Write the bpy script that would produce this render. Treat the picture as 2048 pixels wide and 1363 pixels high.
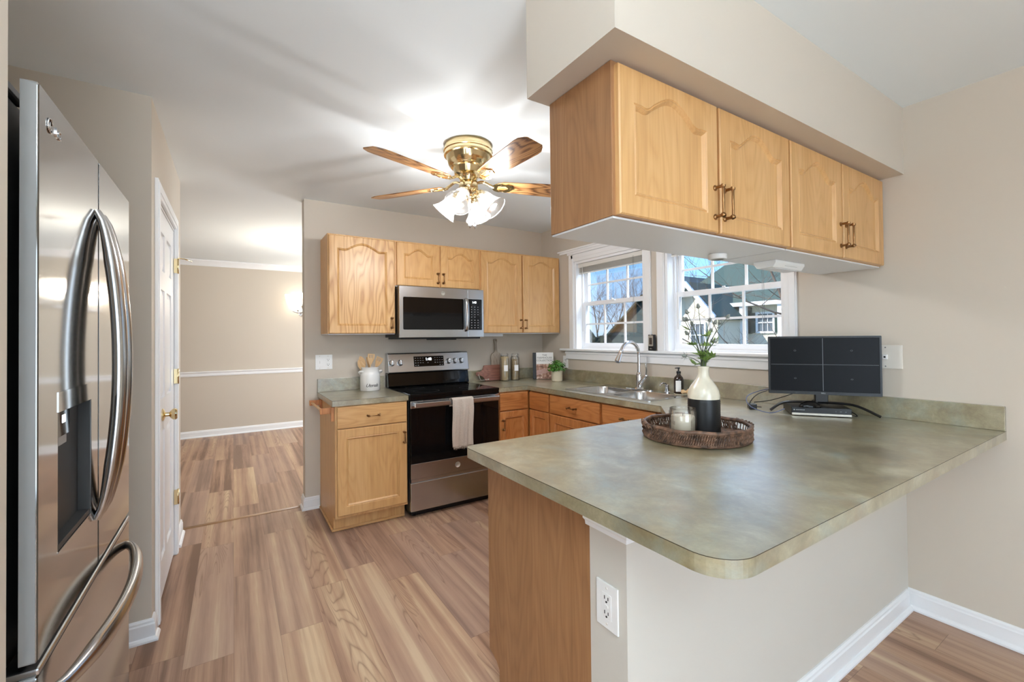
import bpy, bmesh, math, random
from mathutils import Vector, Matrix, noise as mnoise

# ------------------------------------------------------------------ clear
for o in list(bpy.data.objects):
    bpy.data.objects.remove(o, do_unlink=True)
scene = bpy.context.scene
COL = scene.collection
PI = math.pi
random.seed(7)

# ------------------------------------------------------------------ camera
YAW, PITCH, ROLL = 0.5641, 0.0117, -0.0101
F0 = Vector((math.sin(YAW), math.cos(YAW), 0)); R0 = Vector((math.cos(YAW), -math.sin(YAW), 0)); U0 = Vector((0, 0, 1))
FW = F0 * math.cos(PITCH) + U0 * math.sin(PITCH)
U2 = U0 * math.cos(PITCH) - F0 * math.sin(PITCH)
RT = R0 * math.cos(ROLL) + U2 * math.sin(ROLL)
UP = U2 * math.cos(ROLL) - R0 * math.sin(ROLL)
cam_d = bpy.data.cameras.new('camera')
cam = bpy.data.objects.new('camera', cam_d)
COL.objects.link(cam)
cam.matrix_world = Matrix(((RT.x, UP.x, -FW.x, 0), (RT.y, UP.y, -FW.y, 0), (RT.z, UP.z, -FW.z, 1.333), (0, 0, 0, 1)))
cam_d.sensor_width = 36.0
cam_d.lens = 882.25 / 2048 * 36.0
cam_d.shift_y = -18.06 / 2048
cam_d.clip_start = 0.02
cam_d.clip_end = 300
scene.camera = cam

# ------------------------------------------------------------------ colour management
scene.view_settings.view_transform = 'Standard'
scene.view_settings.look = 'None'
scene.view_settings.exposure = 0.5
scene.view_settings.gamma = 1.0
scene.view_settings.use_curve_mapping = False

# ------------------------------------------------------------------ world: clear winter sky
world = bpy.data.worlds.new('world')
scene.world = world
world.use_nodes = True
wn, wl = world.node_tree.nodes, world.node_tree.links
wn.clear()
wo = wn.new('ShaderNodeOutputWorld'); bg = wn.new('ShaderNodeBackground')
tc = wn.new('ShaderNodeTexCoord'); sx = wn.new('ShaderNodeSeparateXYZ'); cr = wn.new('ShaderNodeValToRGB')
wl.new(tc.outputs['Generated'], sx.inputs[0]); wl.new(sx.outputs['Z'], cr.inputs[0])
cr.color_ramp.elements[0].position = 0.0; cr.color_ramp.elements[0].color = (0.52, 0.70, 0.88, 1)
cr.color_ramp.elements[1].position = 0.55; cr.color_ramp.elements[1].color = (0.08, 0.26, 0.66, 1)
e = cr.color_ramp.elements.new(0.09); e.color = (0.25, 0.52, 0.88, 1)
wl.new(cr.outputs[0], bg.inputs[0]); bg.inputs[1].default_value = 1.6
wl.new(bg.outputs[0], wo.inputs[0])


def lamp(name, kind, loc, energy, color=(1, 1, 1), rot=None, **kw):
    d = bpy.data.lights.new(name, kind); d.energy = energy; d.color = color
    for k, v in kw.items():
        setattr(d, k, v)
    o = bpy.data.objects.new(name, d); COL.objects.link(o); o.location = loc
    if rot is not None:
        o.rotation_euler = rot
    return o


def aim(direction):
    return Vector(direction).to_track_quat('-Z', 'Y').to_euler()


SUN = lamp('sun', 'SUN', (0, 0, 12), 4.6, (1.0, 0.95, 0.87), aim((0.62, -0.42, -0.62)), angle=0.01)
# daylight entering through the glazed doors and windows behind the photographer and in the dining room, plus added fill lamps
LIGHTS = dict(patio=44, breakfast=20, sink_window_fill=240, dining=54, fan=7.5, chand=8, ceiling_fill=80, ceiling_fill_b=20)
lamp('added_ceiling_fill', 'AREA', (-.22, .05, 1.98), LIGHTS['ceiling_fill_b'], (0.84, 0.93, 1.0), aim((-0.12, 0.1, 1.0)), shape='DISK', size=.4)  # fill lamp added beside the camera, bounced off the ceiling; no fixture stands here
lamp('added_fill_above_sink_windows', 'AREA', (3.75, 2.25, 2.95), LIGHTS['sink_window_fill'], (0.80, 0.90, 1.0), aim((-1, -.12, -1.08)), shape='RECTANGLE', size=2.6, size_y=.9)  # area lamp added outside, out of view, to strengthen window daylight on the counter
lamp('added_ceiling_fill', 'AREA', (-0.25, -1.25, 1.95), LIGHTS['ceiling_fill'], (0.84, 0.93, 1.0), aim((-0.05, 0.0, 1.0)), shape='DISK', size=.45)  # second added fill lamp, unseen behind the camera, brightens the room off the ceiling
scene.cycles.diffuse_bounces = 8
scene.cycles.max_bounces = 14
scene.cycles.transparent_max_bounces = 16
lamp('patio_daylight', 'AREA', (0.3, -2.72, 1.15), LIGHTS['patio'], (0.78, 0.90, 1.0), aim((0.05, 1, 0.06)), shape='RECTANGLE', size=2.3, size_y=2.0)
lamp('breakfast_daylight', 'AREA', (-2.9, -0.9, 1.5), LIGHTS['breakfast'], (0.85, 0.93, 1.0), aim((1, 0.25, 0)), shape='RECTANGLE', size=1.6, size_y=1.2)
lamp('dining_daylight', 'AREA', (2.70, 6.0, 1.5), LIGHTS['dining'], (0.85, 0.93, 1.0), aim((-1, 0, -0.1)), shape='RECTANGLE', size=1.5, size_y=1.3)


# ------------------------------------------------------------------ material helpers
def srgb(r, g, b):
    f = lambda c: (c / 255 / 12.92) if c / 255 <= 0.04045 else ((c / 255 + 0.055) / 1.055) ** 2.4
    return (f(r), f(g), f(b), 1)


def newmat(name):
    m = bpy.data.materials.new(name); m.use_nodes = True
    nt = m.node_tree
    return m, nt.nodes, nt.links, nt.nodes['Principled BSDF']


def pm(name, col, rough=0.5, metal=0.0, bump=0.0, bscale=60, var=0.0, vscale=4, coat=0.0, trans=0.0, emit=None, estr=0, ior=1.45, spec=0.5, stretch=None):
    m, n, l, b = newmat(name)
    b.inputs['Base Color'].default_value = col
    b.inputs['Roughness'].default_value = rough
    b.inputs['Metallic'].default_value = metal
    b.inputs['Coat Weight'].default_value = coat
    b.inputs['Transmission Weight'].default_value = trans
    b.inputs['IOR'].default_value = ior
    b.inputs['Specular IOR Level'].default_value = spec
    t = n.new('ShaderNodeTexCoord'); src = t.outputs['Object']
    if stretch:
        mp = n.new('ShaderNodeMapping'); mp.inputs['Scale'].default_value = stretch; l.new(src, mp.inputs[0]); src = mp.outputs[0]
    ns = n.new('ShaderNodeTexNoise'); ns.inputs['Scale'].default_value = vscale; ns.inputs['Detail'].default_value = 3; l.new(src, ns.inputs['Vector'])
    mx = n.new('ShaderNodeMixRGB'); mx.blend_type = 'MULTIPLY'; mx.inputs[0].default_value = 1.0
    rp = n.new('ShaderNodeValToRGB')
    lo = 1 - var
    rp.color_ramp.elements[0].color = (lo, lo, lo, 1); rp.color_ramp.elements[0].position = .3
    rp.color_ramp.elements[1].color = (1, 1, 1, 1); rp.color_ramp.elements[1].position = .7
    l.new(ns.outputs['Fac'], rp.inputs[0]); mx.inputs[1].default_value = col; l.new(rp.outputs[0], mx.inputs[2])
    l.new(mx.outputs[0], b.inputs['Base Color'])
    if bump:
        n2 = n.new('ShaderNodeTexNoise'); n2.inputs['Scale'].default_value = bscale; n2.inputs['Detail'].default_value = 4; l.new(src, n2.inputs['Vector'])
        bp = n.new('ShaderNodeBump'); bp.inputs['Strength'].default_value = bump; bp.inputs['Distance'].default_value = 0.002
        l.new(n2.outputs['Fac'], bp.inputs['Height']); l.new(bp.outputs[0], b.inputs['Normal'])
    if emit:
        b.inputs['Emission Color'].default_value = emit; b.inputs['Emission Strength'].default_value = estr
    return m


def mathn(n, l, op, a, b=None, c=None):
    x = n.new('ShaderNodeMath'); x.operation = op
    for i, v in enumerate((a, b, c)):
        if v is None: continue
        if isinstance(v, (int, float)): x.inputs[i].default_value = v
        else: l.new(v, x.inputs[i])
    return x.outputs[0]


def wood(name, dark, mid, light, axis='Z', scale=1.0, rough=0.38, contrast=1.0, coat=0.15, cathedral=0.6):
    """Oak: stretched growth rings with fine open pores; grain runs along AXIS of the piece."""
    m, n, l, b = newmat(name)
    t = n.new('ShaderNodeTexCoord'); oi = n.new('ShaderNodeObjectInfo')
    mp = n.new('ShaderNodeMapping')
    if axis == 'X': mp.inputs['Rotation'].default_value = (0, PI / 2, 0)
    if axis == 'Y': mp.inputs['Rotation'].default_value = (PI / 2, 0, 0)
    l.new(t.outputs['Object'], mp.inputs[0])
    off = n.new('ShaderNodeVectorMath'); off.operation = 'ADD'
    cmb = n.new('ShaderNodeCombineXYZ')
    r7 = mathn(n, l, 'MULTIPLY', oi.outputs['Random'], 7.3)
    for i in range(3): l.new(r7, cmb.inputs[i])
    l.new(mp.outputs[0], off.inputs[0]); l.new(cmb.outputs[0], off.inputs[1])
    st = n.new('ShaderNodeVectorMath'); st.operation = 'MULTIPLY'; st.inputs[1].default_value = (5.5 * scale, 5.5 * scale, 0.95 * scale)
    l.new(off.outputs[0], st.inputs[0])
    big = n.new('ShaderNodeTexNoise'); big.inputs['Scale'].default_value = 1.0; big.inputs['Detail'].default_value = 2.0; big.inputs['Roughness'].default_value = .45
    l.new(st.outputs[0], big.inputs['Vector'])
    ring = mathn(n, l, 'MULTIPLY', big.outputs['Fac'], 17.0)
    fr = mathn(n, l, 'FRACT', ring)
    tri = mathn(n, l, 'ABSOLUTE', mathn(n, l, 'SUBTRACT', fr, 0.5))       # 0..0.5
    tri = mathn(n, l, 'MULTIPLY', tri, 2.0)
    tri = mathn(n, l, 'POWER', tri, 1.7)
    st2 = n.new('ShaderNodeVectorMath'); st2.operation = 'MULTIPLY'; st2.inputs[1].default_value = (170 * scale, 170 * scale, 4.5 * scale)
    l.new(off.outputs[0], st2.inputs[0])
    fine = n.new('ShaderNodeTexNoise'); fine.inputs['Scale'].default_value = 1.0; fine.inputs['Detail'].default_value = 4.0; l.new(st2.outputs[0], fine.inputs['Vector'])
    st3 = n.new('ShaderNodeVectorMath'); st3.operation = 'MULTIPLY'; st3.inputs[1].default_value = (16 * scale, 16 * scale, 0.5 * scale)
    l.new(off.outputs[0], st3.inputs[0])
    band = n.new('ShaderNodeTexNoise'); band.inputs['Scale'].default_value = 1.0; band.inputs['Detail'].default_value = 2.0; l.new(st3.outputs[0], band.inputs['Vector'])
    v = mathn(n, l, 'MULTIPLY', tri, 0.36 * cathedral)
    v = mathn(n, l, 'ADD', v, mathn(n, l, 'MULTIPLY', fine.outputs['Fac'], 0.55))
    v = mathn(n, l, 'ADD', v, mathn(n, l, 'MULTIPLY', band.outputs['Fac'], 0.55))
    v = mathn(n, l, 'SUBTRACT', v, 0.18 * cathedral + 0.05)
    v = mathn(n, l, 'ADD', mathn(n, l, 'MULTIPLY', mathn(n, l, 'SUBTRACT', v, .5), contrast), .5)
    rp = n.new('ShaderNodeValToRGB'); E = rp.color_ramp.elements
    E[0].position = 0.22; E[0].color = light; E[1].position = 0.85; E[1].color = dark
    x = E.new(0.5); x.color = mid
    l.new(v, rp.inputs[0])
    l.new(rp.outputs[0], b.inputs['Base Color'])
    b.inputs['Roughness'].default_value = rough
    b.inputs['Coat Weight'].default_value = coat; b.inputs['Coat Roughness'].default_value = 0.3
    bp = n.new('ShaderNodeBump'); bp.inputs['Strength'].default_value = 0.08; bp.inputs['Distance'].default_value = .001
    l.new(fine.outputs['Fac'], bp.inputs['Height']); l.new(bp.outputs[0], b.inputs['Normal'])
    return m


def floor_material():
    m, n, l, b = newmat('plank_floor')
    t = n.new('ShaderNodeTexCoord')
    sep = n.new('ShaderNodeSeparateXYZ'); l.new(t.outputs['Object'], sep.inputs[0])
    W, Ln = 0.178, 1.22
    row = mathn(n, l, 'FLOOR', mathn(n, l, 'DIVIDE', sep.outputs['X'], W))
    wn1 = n.new('ShaderNodeTexWhiteNoise'); wn1.noise_dimensions = '1D'; l.new(row, wn1.inputs['W'])
    yo = mathn(n, l, 'ADD', mathn(n, l, 'DIVIDE', sep.outputs['Y'], Ln), wn1.outputs['Value'])
    colm = mathn(n, l, 'FLOOR', yo)
    cv = n.new('ShaderNodeCombineXYZ'); l.new(row, cv.inputs[0]); l.new(colm, cv.inputs[1])
    wn2 = n.new('ShaderNodeTexWhiteNoise'); wn2.noise_dimensions = '2D'; l.new(cv.outputs[0], wn2.inputs['Vector'])
    rnd = wn2.outputs['Value']
    # per plank coordinate offset
    cv2 = n.new('ShaderNodeCombineXYZ'); l.new(mathn(n, l, 'MULTIPLY', rnd, 31.0), cv2.inputs[0]); l.new(mathn(n, l, 'MULTIPLY', rnd, 17.0), cv2.inputs[1]); l.new(mathn(n, l, 'MULTIPLY', rnd, 9.0), cv2.inputs[2])
    off = n.new('ShaderNodeVectorMath'); off.operation = 'ADD'; l.new(t.outputs['Object'], off.inputs[0]); l.new(cv2.outputs[0], off.inputs[1])

    def nz(sc, detail, rough=.5, dist=0):
        s = n.new('ShaderNodeVectorMath'); s.operation = 'MULTIPLY'; s.inputs[1].default_value = sc; l.new(off.outputs[0], s.inputs[0])
        q = n.new('ShaderNodeTexNoise'); q.inputs['Scale'].default_value = 1; q.inputs['Detail'].default_value = detail; q.inputs['Roughness'].default_value = rough; q.inputs['Distortion'].default_value = dist
        l.new(s.outputs[0], q.inputs['Vector']); return q.outputs['Fac']
    strips = nz((21, 0.40, 1), 2.0)
    blot = nz((5, 1.8, 1), 3)
    fine = nz((150, 5, 1), 5)
    ringn = nz((8, 0.75, 1), 1.5, .4, .35)
    tri = mathn(n, l, 'ABSOLUTE', mathn(n, l, 'SUBTRACT', mathn(n, l, 'FRACT', mathn(n, l, 'MULTIPLY', ringn, 26.0)), .5))
    line = mathn(n, l, 'POWER', mathn(n, l, 'MULTIPLY', tri, 2.0), 5.0)
    mask = mathn(n, l, 'GREATER_THAN', nz((6, 0.6, 1), 1.0), 0.575)
    line = mathn(n, l, 'MULTIPLY', line, mask)
    v = mathn(n, l, 'ADD', mathn(n, l, 'MULTIPLY', strips, 1.3), mathn(n, l, 'MULTIPLY', rnd, 0.30))
    v = mathn(n, l, 'ADD', v, mathn(n, l, 'MULTIPLY', blot, 0.35))
    v = mathn(n, l, 'ADD', v, mathn(n, l, 'MULTIPLY', fine, 0.30))
    v = mathn(n, l, 'SUBTRACT', v, 0.66)
    rp = n.new('ShaderNodeValToRGB'); E = rp.color_ramp.elements
    E[0].position = 0.18; E[0].color = srgb(118, 88, 68); E[1].position = 0.84; E[1].color = srgb(204, 178, 145)
    for p_, c_ in ((0.36, srgb(152, 118, 96)), (0.50, srgb(170, 136, 111)), (0.64, srgb(180, 149, 120))):
        x = E.new(p_); x.color = c_
    l.new(v, rp.inputs[0])
    # some planks lean pinkish grey
    hs = n.new('ShaderNodeMixRGB'); hs.blend_type = 'MIX'; hs.inputs[2].default_value = srgb(165, 142, 132)
    wn3 = n.new('ShaderNodeTexWhiteNoise'); wn3.noise_dimensions = '2D'
    cv3 = n.new('ShaderNodeVectorMath'); cv3.operation = 'ADD'; cv3.inputs[1].default_value = (11, 5, 0); l.new(cv.outputs[0], cv3.inputs[0]); l.new(cv3.outputs[0], wn3.inputs['Vector'])
    l.new(mathn(n, l, 'MULTIPLY', mathn(n, l, 'POWER', wn3.outputs['Value'], 2.0), 0.38), hs.inputs[0]); l.new(rp.outputs[0], hs.inputs[1])
    ln = n.new('ShaderNodeMixRGB'); ln.inputs[2].default_value = srgb(112, 78, 62); l.new(mathn(n, l, 'MULTIPLY', line, 0.6), ln.inputs[0]); l.new(hs.outputs[0], ln.inputs[1])
    # seams
    fx = mathn(n, l, 'FRACT', mathn(n, l, 'DIVIDE', sep.outputs['X'], W)); fy = mathn(n, l, 'FRACT', yo)
    ex = mathn(n, l, 'LESS_THAN', fx, 0.008); ey = mathn(n, l, 'LESS_THAN', fy, 0.0016)
    seam = mathn(n, l, 'MAXIMUM', ex, ey)
    sm = n.new('ShaderNodeMixRGB'); sm.inputs[2].default_value = srgb(105, 78, 62); l.new(mathn(n, l, 'MULTIPLY', seam, 0.7), sm.inputs[0]); l.new(ln.outputs[0], sm.inputs[1])
    l.new(sm.outputs[0], b.inputs['Base Color'])
    b.inputs['Roughness'].default_value = 0.42
    b.inputs['Specular IOR Level'].default_value = 0.4
    bp = n.new('ShaderNodeBump'); bp.inputs['Strength'].default_value = 0.12; bp.inputs['Distance'].default_value = .001
    l.new(fine, bp.inputs['Height']); l.new(bp.outputs[0], b.inputs['Normal'])
    return m


def laminate_material(name='green_laminate'):
    m, n, l, b = newmat(name)
    t = n.new('ShaderNodeTexCoord')

    def nz(sc, d, r, dist=0.0, off=0):
        q = n.new('ShaderNodeTexNoise'); q.noise_dimensions = '4D'; q.inputs['W'].default_value = off
        q.inputs['Scale'].default_value = sc; q.inputs['Detail'].default_value = d; q.inputs['Roughness'].default_value = r; q.inputs['Distortion'].default_value = dist
        l.new(t.outputs['Object'], q.inputs['Vector']); return q.outputs['Fac']
    a = nz(8.5, 10, .70, .5, 0); c = nz(7.0, 9, .66, .8, 5); d = nz(5.2, 9, .66, .5, 9); f = nz(60, 6, .75, 0, 2)
    rp = n.new('ShaderNodeValToRGB'); E = rp.color_ramp.elements
    E[0].position = .34; E[0].color = srgb(106, 94, 62); E[1].position = .68; E[1].color = srgb(182, 178, 154)
    x = E.new(.46); x.color = srgb(132, 120, 86); x = E.new(.56); x.color = srgb(152, 144, 112)
    l.new(a, rp.inputs[0])
    m1 = n.new('ShaderNodeMixRGB'); m1.inputs[2].default_value = srgb(140, 158, 152)
    l.new(mathn(n, l, 'MULTIPLY', mathn(n, l, 'SMOOTH_MIN', 1.0, mathn(n, l, 'MAXIMUM', mathn(n, l, 'MULTIPLY', mathn(n, l, 'SUBTRACT', c, .5), 6.0), 0.0), 0.1), .5), m1.inputs[0]); l.new(rp.outputs[0], m1.inputs[1])
    m2 = n.new('ShaderNodeMixRGB'); m2.inputs[2].default_value = srgb(138, 112, 78)
    l.new(mathn(n, l, 'MINIMUM', mathn(n, l, 'MAXIMUM', mathn(n, l, 'MULTIPLY', mathn(n, l, 'SUBTRACT', d, .56), 6.0), 0.0), .5), m2.inputs[0]); l.new(m1.outputs[0], m2.inputs[1])
    m3 = n.new('ShaderNodeMixRGB'); m3.blend_type = 'OVERLAY'; m3.inputs[0].default_value = .42; l.new(m2.outputs[0], m3.inputs[1])
    g = n.new('ShaderNodeCombineXYZ'); [l.new(f, g.inputs[i]) for i in range(3)]; l.new(g.outputs[0], m3.inputs[2])
    l.new(m3.outputs[0], b.inputs['Base Color'])
    b.inputs['Roughness'].default_value = 0.38
    b.inputs['Specular IOR Level'].default_value = 1.0
    b.inputs['Coat Weight'].default_value = 1.0
    b.inputs['Coat IOR'].default_value = 2.1
    b.inputs['Coat Roughness'].default_value = 0.3
    return m


def steel(name, col=(0.53, 0.54, 0.55, 1), rough=0.27, axis='X'):
    m, n, l, b = newmat(name)
    t = n.new('ShaderNodeTexCoord'); mp = n.new('ShaderNodeMapping')
    mp.inputs['Scale'].default_value = {'X': (2, 2, 900), 'Z': (900, 900, 2), 'Y': (900, 2, 900)}[axis]
    l.new(t.outputs['Object'], mp.inputs[0])
    ns = n.new('ShaderNodeTexNoise'); ns.inputs['Scale'].default_value = 1; ns.inputs['Detail'].default_value = 2; l.new(mp.outputs[0], ns.inputs['Vector'])
    b.inputs['Base Color'].default_value = col; b.inputs['Metallic'].default_value = 1
    r = mathn(n, l, 'ADD', mathn(n, l, 'MULTIPLY', ns.outputs['Fac'], 0.015), rough - .0075); l.new(r, b.inputs['Roughness'])
    return m


def thin_glass(name, tint=(1, 1, 1, 1), gloss=0.08, milk=0.0, rough=0.02):
    m, n, l, b = newmat(name)
    n.remove(b); out = n['Material Output']
    tr = n.new('ShaderNodeBsdfTransparent'); tr.inputs[0].default_value = tint
    gl = n.new('ShaderNodeBsdfGlossy'); gl.inputs['Roughness'].default_value = rough
    lw = n.new('ShaderNodeLayerWeight'); lw.inputs[0].default_value = 0.35
    mx = n.new('ShaderNodeMixShader')
    f = mathn(n, l, 'ADD', mathn(n, l, 'MULTIPLY', lw.outputs['Fresnel'], 0.55), gloss)
    l.new(f, mx.inputs[0]); l.new(tr.outputs[0], mx.inputs[1]); l.new(gl.outputs[0], mx.inputs[2])
    last = mx
    if milk:
        tl = n.new('ShaderNodeBsdfTranslucent'); tl.inputs[0].default_value = (0.95, 0.95, 0.93, 1)
        m2 = n.new('ShaderNodeMixShader'); m2.inputs[0].default_value = milk
        l.new(mx.outputs[0], m2.inputs[1]); l.new(tl.outputs[0], m2.inputs[2]); last = m2
    l.new(last.outputs[0], out.inputs['Surface'])
    return m


M = {}
M['wall'] = pm('greige_paint', srgb(203, 193, 179), .62, bump=.05, bscale=220, var=.02, vscale=1.5, spec=.3)
M['wall_pale'] = pm('halfwall_paler_greige', srgb(206, 201, 191), .62, bump=.05, bscale=220, var=.02, vscale=1.5, spec=.3)  # half wall set slightly paler and more neutral than the other walls
M['ceil'] = pm('ceiling_white', srgb(230, 236, 238), .8, bump=.06, bscale=160, var=.015, vscale=2, spec=.2)
M['trim'] = pm('trim_white', srgb(238, 239, 240), .32, var=.01)
M['door'] = pm('door_white', srgb(236, 237, 238), .35, var=.01)
M['vinyl'] = pm('window_vinyl', srgb(242, 243, 245), .35, var=.01)
M['floor'] = floor_material()
M['lam'] = laminate_material()
M['kraft'] = pm('laminate_edge_line', srgb(40, 34, 28), .6)
oakd, oakm, oakl = srgb(180, 132, 78), srgb(204, 158, 102), srgb(217, 174, 120)
M['oak_v'] = wood('honey_oak_vertical', oakd, oakm, oakl, 'Z', cathedral=.45, contrast=.9)
M['oak_h'] = wood('honey_oak_horizontal', oakd, oakm, oakl, 'X')
M['oak_bold'] = wood('honey_oak_bold_grain', srgb(172, 120, 64), oakm, srgb(220, 178, 124), 'Z', contrast=1.15, cathedral=1.1)
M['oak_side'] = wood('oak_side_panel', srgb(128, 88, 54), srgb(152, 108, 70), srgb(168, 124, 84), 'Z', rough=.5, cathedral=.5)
M['oak_low'] = wood('shaded_oak_vertical', srgb(150, 88, 42), srgb(184, 118, 64), srgb(202, 140, 84), 'Z')  # darker orange oak; the shadow on the sink run is put into its colour
M['oak_low_h'] = wood('shaded_oak_horizontal', srgb(150, 88, 42), srgb(184, 118, 64), srgb(202, 140, 84), 'X')  # same darkened oak for the drawer fronts, shade included in the colour
M['walnut'] = wood('fan_blade_walnut', srgb(92, 58, 32), srgb(146, 100, 60), srgb(182, 136, 88), 'X', scale=1.3, contrast=1.4, cathedral=1.4, rough=.3)
M['cabwhite'] = pm('cabinet_underside_white', srgb(232, 233, 235), .35, var=.02, vscale=1.5)
M['steel'] = steel('brushed_steel')
M['steel_v'] = steel('brushed_steel_vertical', rough=.2, axis='Z', col=(.50, .49, .485, 1))
M['fridge'] = steel('fridge_steel', col=(.44, .436, .43, 1), rough=.085, axis='Y')
M['chrome'] = pm('chrome', (.75, .75, .76, 1), .08, 1.0)
M['sinksteel'] = steel('sink_steel', col=(.66, .66, .66, 1), rough=.22, axis='X')
M['brass'] = pm('polished_brass', srgb(228, 208, 164), .14, 1.0)
M['antique'] = pm('antique_brass', srgb(150, 112, 74), .28, 1.0, var=.15, vscale=90)
M['black'] = pm('black_plastic', srgb(22, 22, 24), .35)
M['blackglass'] = pm('black_glass', srgb(12, 12, 13), .05, spec=.35)
M['darkgrey'] = pm('dark_grey_enamel', srgb(50, 49, 48), .45)
M['fridgeside'] = pm('fridge_side_grey', srgb(150, 149, 147), .4, .2)
M['white'] = pm('white_plastic', srgb(240, 240, 238), .35)
M['offwhite'] = pm('aged_white_plastic', srgb(224, 218, 208), .4)
M['slot'] = pm('outlet_slot_dark', srgb(40, 36, 32), .6)
M['ceramic'] = pm('white_ceramic', srgb(240, 238, 234), .2, coat=.5)
M['cream'] = pm('cream_glaze', srgb(226, 217, 196), .16, coat=.7, var=.06, vscale=30)
M['matte'] = pm('matte_black_glaze', srgb(26, 26, 27), .38)
M['sand'] = pm('sand_stoneware', srgb(214, 204, 178), .6, bump=.1)
M['pane'] = thin_glass('window_glass', gloss=0.02)
M['jarglass'] = thin_glass('jar_glass', (0.99, 0.985, 0.97, 1), .05)
M['shade'] = thin_glass('ribbed_shade_glass', (0.96, 0.96, 0.95, 1), .05, milk=.035, rough=.15)
M['bulb'] = pm('lit_bulb', (1, 1, 1, 1), .4, emit=(1.0, 0.93, 0.82, 1), estr=6)
M['spoon'] = wood('beech_utensil', srgb(188, 146, 98), srgb(212, 176, 130), srgb(228, 198, 156), 'Z', scale=3, contrast=.7, rough=.5)
M['board_dark'] = wood('acacia_board', srgb(92, 52, 42), srgb(132, 84, 68), srgb(156, 106, 86), 'X', scale=2, rough=.45)
M['board_grey'] = wood('weathered_board', srgb(112, 96, 82), srgb(152, 138, 122), srgb(176, 164, 148), 'Z', scale=2.5, rough=.6)
M['towel'] = pm('oatmeal_waffle_cloth', srgb(206, 192, 178), .95, bump=1.0, bscale=260, var=.22, vscale=220)
M['label'] = pm('paper_label', srgb(244, 243, 240), .6)
M['ink'] = pm('black_ink', srgb(28, 28, 30), .6)
M['greyink'] = pm('grey_ink', srgb(120, 118, 116), .6)
M['amber'] = pm('dark_brown_bottle', srgb(42, 26, 18), .15, coat=.5)
M['leaf'] = pm('bright_leaf', srgb(82, 138, 44), .45, var=.45, vscale=60)
M['leaf2'] = pm('thistle_leaf', srgb(146, 176, 92), .5, var=.35, vscale=40)  # leaf green lightened so the window backlight sits in the colour
M['stem'] = pm('thistle_stem', srgb(96, 102, 88), .6, var=.35, vscale=60)
M['stemgreen'] = pm('green_stem', srgb(92, 112, 56), .6, var=.3, vscale=40)
M['thistle'] = pm('thistle_head', srgb(150, 154, 146), .7, var=.4, vscale=120)
M['wicker'] = pm('brown_wicker', srgb(126, 92, 70), .55, var=.85, vscale=42, bump=.4)
M['wax'] = pm('candle_wax', srgb(232, 224, 206), .5)
M['pasta'] = pm('dried_spaghetti', srgb(212, 188, 142), .6, var=.5, vscale=1, stretch=(260, 260, 6))
M['beans'] = pm('dried_beans', srgb(190, 166, 122), .6, var=.6, vscale=120, bump=1.0, bscale=120)
M['screen'] = pm('monitor_screen', srgb(22, 23, 26), .3, spec=.12)
M['line'] = pm('screen_grid_line', srgb(80, 84, 88), .4, emit=srgb(88, 92, 96), estr=.6)
M['lcd'] = pm('lit_clock_digits', (1, 1, 1, 1), .4, emit=(.9, .97, 1, 1), estr=2.5)
M['keys'] = pm('keypad_print', srgb(176, 178, 180), .5)
M['silver'] = pm('silver_plastic', srgb(196, 190, 178), .3, .5)
M['cable'] = pm('black_cable', srgb(20, 20, 22), .45)
M['bluecable'] = pm('slate_blue_cable', srgb(92, 100, 130), .45)
M['blind'] = pm('blind_slat', srgb(226, 224, 218), .45)
M['cord'] = pm('cotton_cord', srgb(214, 208, 196), .8)
M['rug'] = pm('braided_jute', srgb(176, 138, 92), .9, bump=1.0, bscale=130, var=.5, vscale=70)
M['sconce'] = thin_glass('frosted_sconce_glass', (1, 1, 1, 1), .05, milk=.25, rough=.2)
# outdoors
M['siding'] = None


def siding(name, col, pitch=0.11):
    m, n, l, b = newmat(name)
    t = n.new('ShaderNodeTexCoord'); s = n.new('ShaderNodeSeparateXYZ'); l.new(t.outputs['Object'], s.inputs[0])
    f = mathn(n, l, 'FRACT', mathn(n, l, 'DIVIDE', s.outputs['Z'], pitch))
    bp = n.new('ShaderNodeBump'); bp.inputs['Strength'].default_value = 1.0; bp.inputs['Distance'].default_value = .03; l.new(mathn(n, l, 'SUBTRACT', 1.0, f), bp.inputs['Height'])
    l.new(bp.outputs[0], b.inputs['Normal']); b.inputs['Base Color'].default_value = col; b.inputs['Roughness'].default_value = .6
    return m


M['siding'] = siding('cream_siding', srgb(214, 208, 186))
M['siding_green'] = siding('grey_green_siding', srgb(72, 88, 84))
M['roof'] = pm('green_shingles', srgb(78, 98, 88), .9, bump=.8, bscale=60, var=.3, vscale=40, stretch=(1, 1, 4))
M['shutter'] = pm('dark_green_shutter', srgb(40, 66, 58), .5)
M['farglass'] = pm('house_window_glass', srgb(96, 108, 116), .15, spec=.8)
M['bark'] = pm('winter_bark', srgb(132, 112, 96), .9, var=.35, vscale=12)
M['barkgrey'] = pm('grey_bark', srgb(78, 70, 62), .9, var=.3, vscale=12)
M['lawn'] = pm('winter_lawn', srgb(120, 118, 78), .95, var=.4, vscale=3)
M['evergreen'] = pm('dark_shrub', srgb(66, 78, 62), .9, var=.5, vscale=18)


# ------------------------------------------------------------------ mesh helpers
def BM():
    return bmesh.new()


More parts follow.
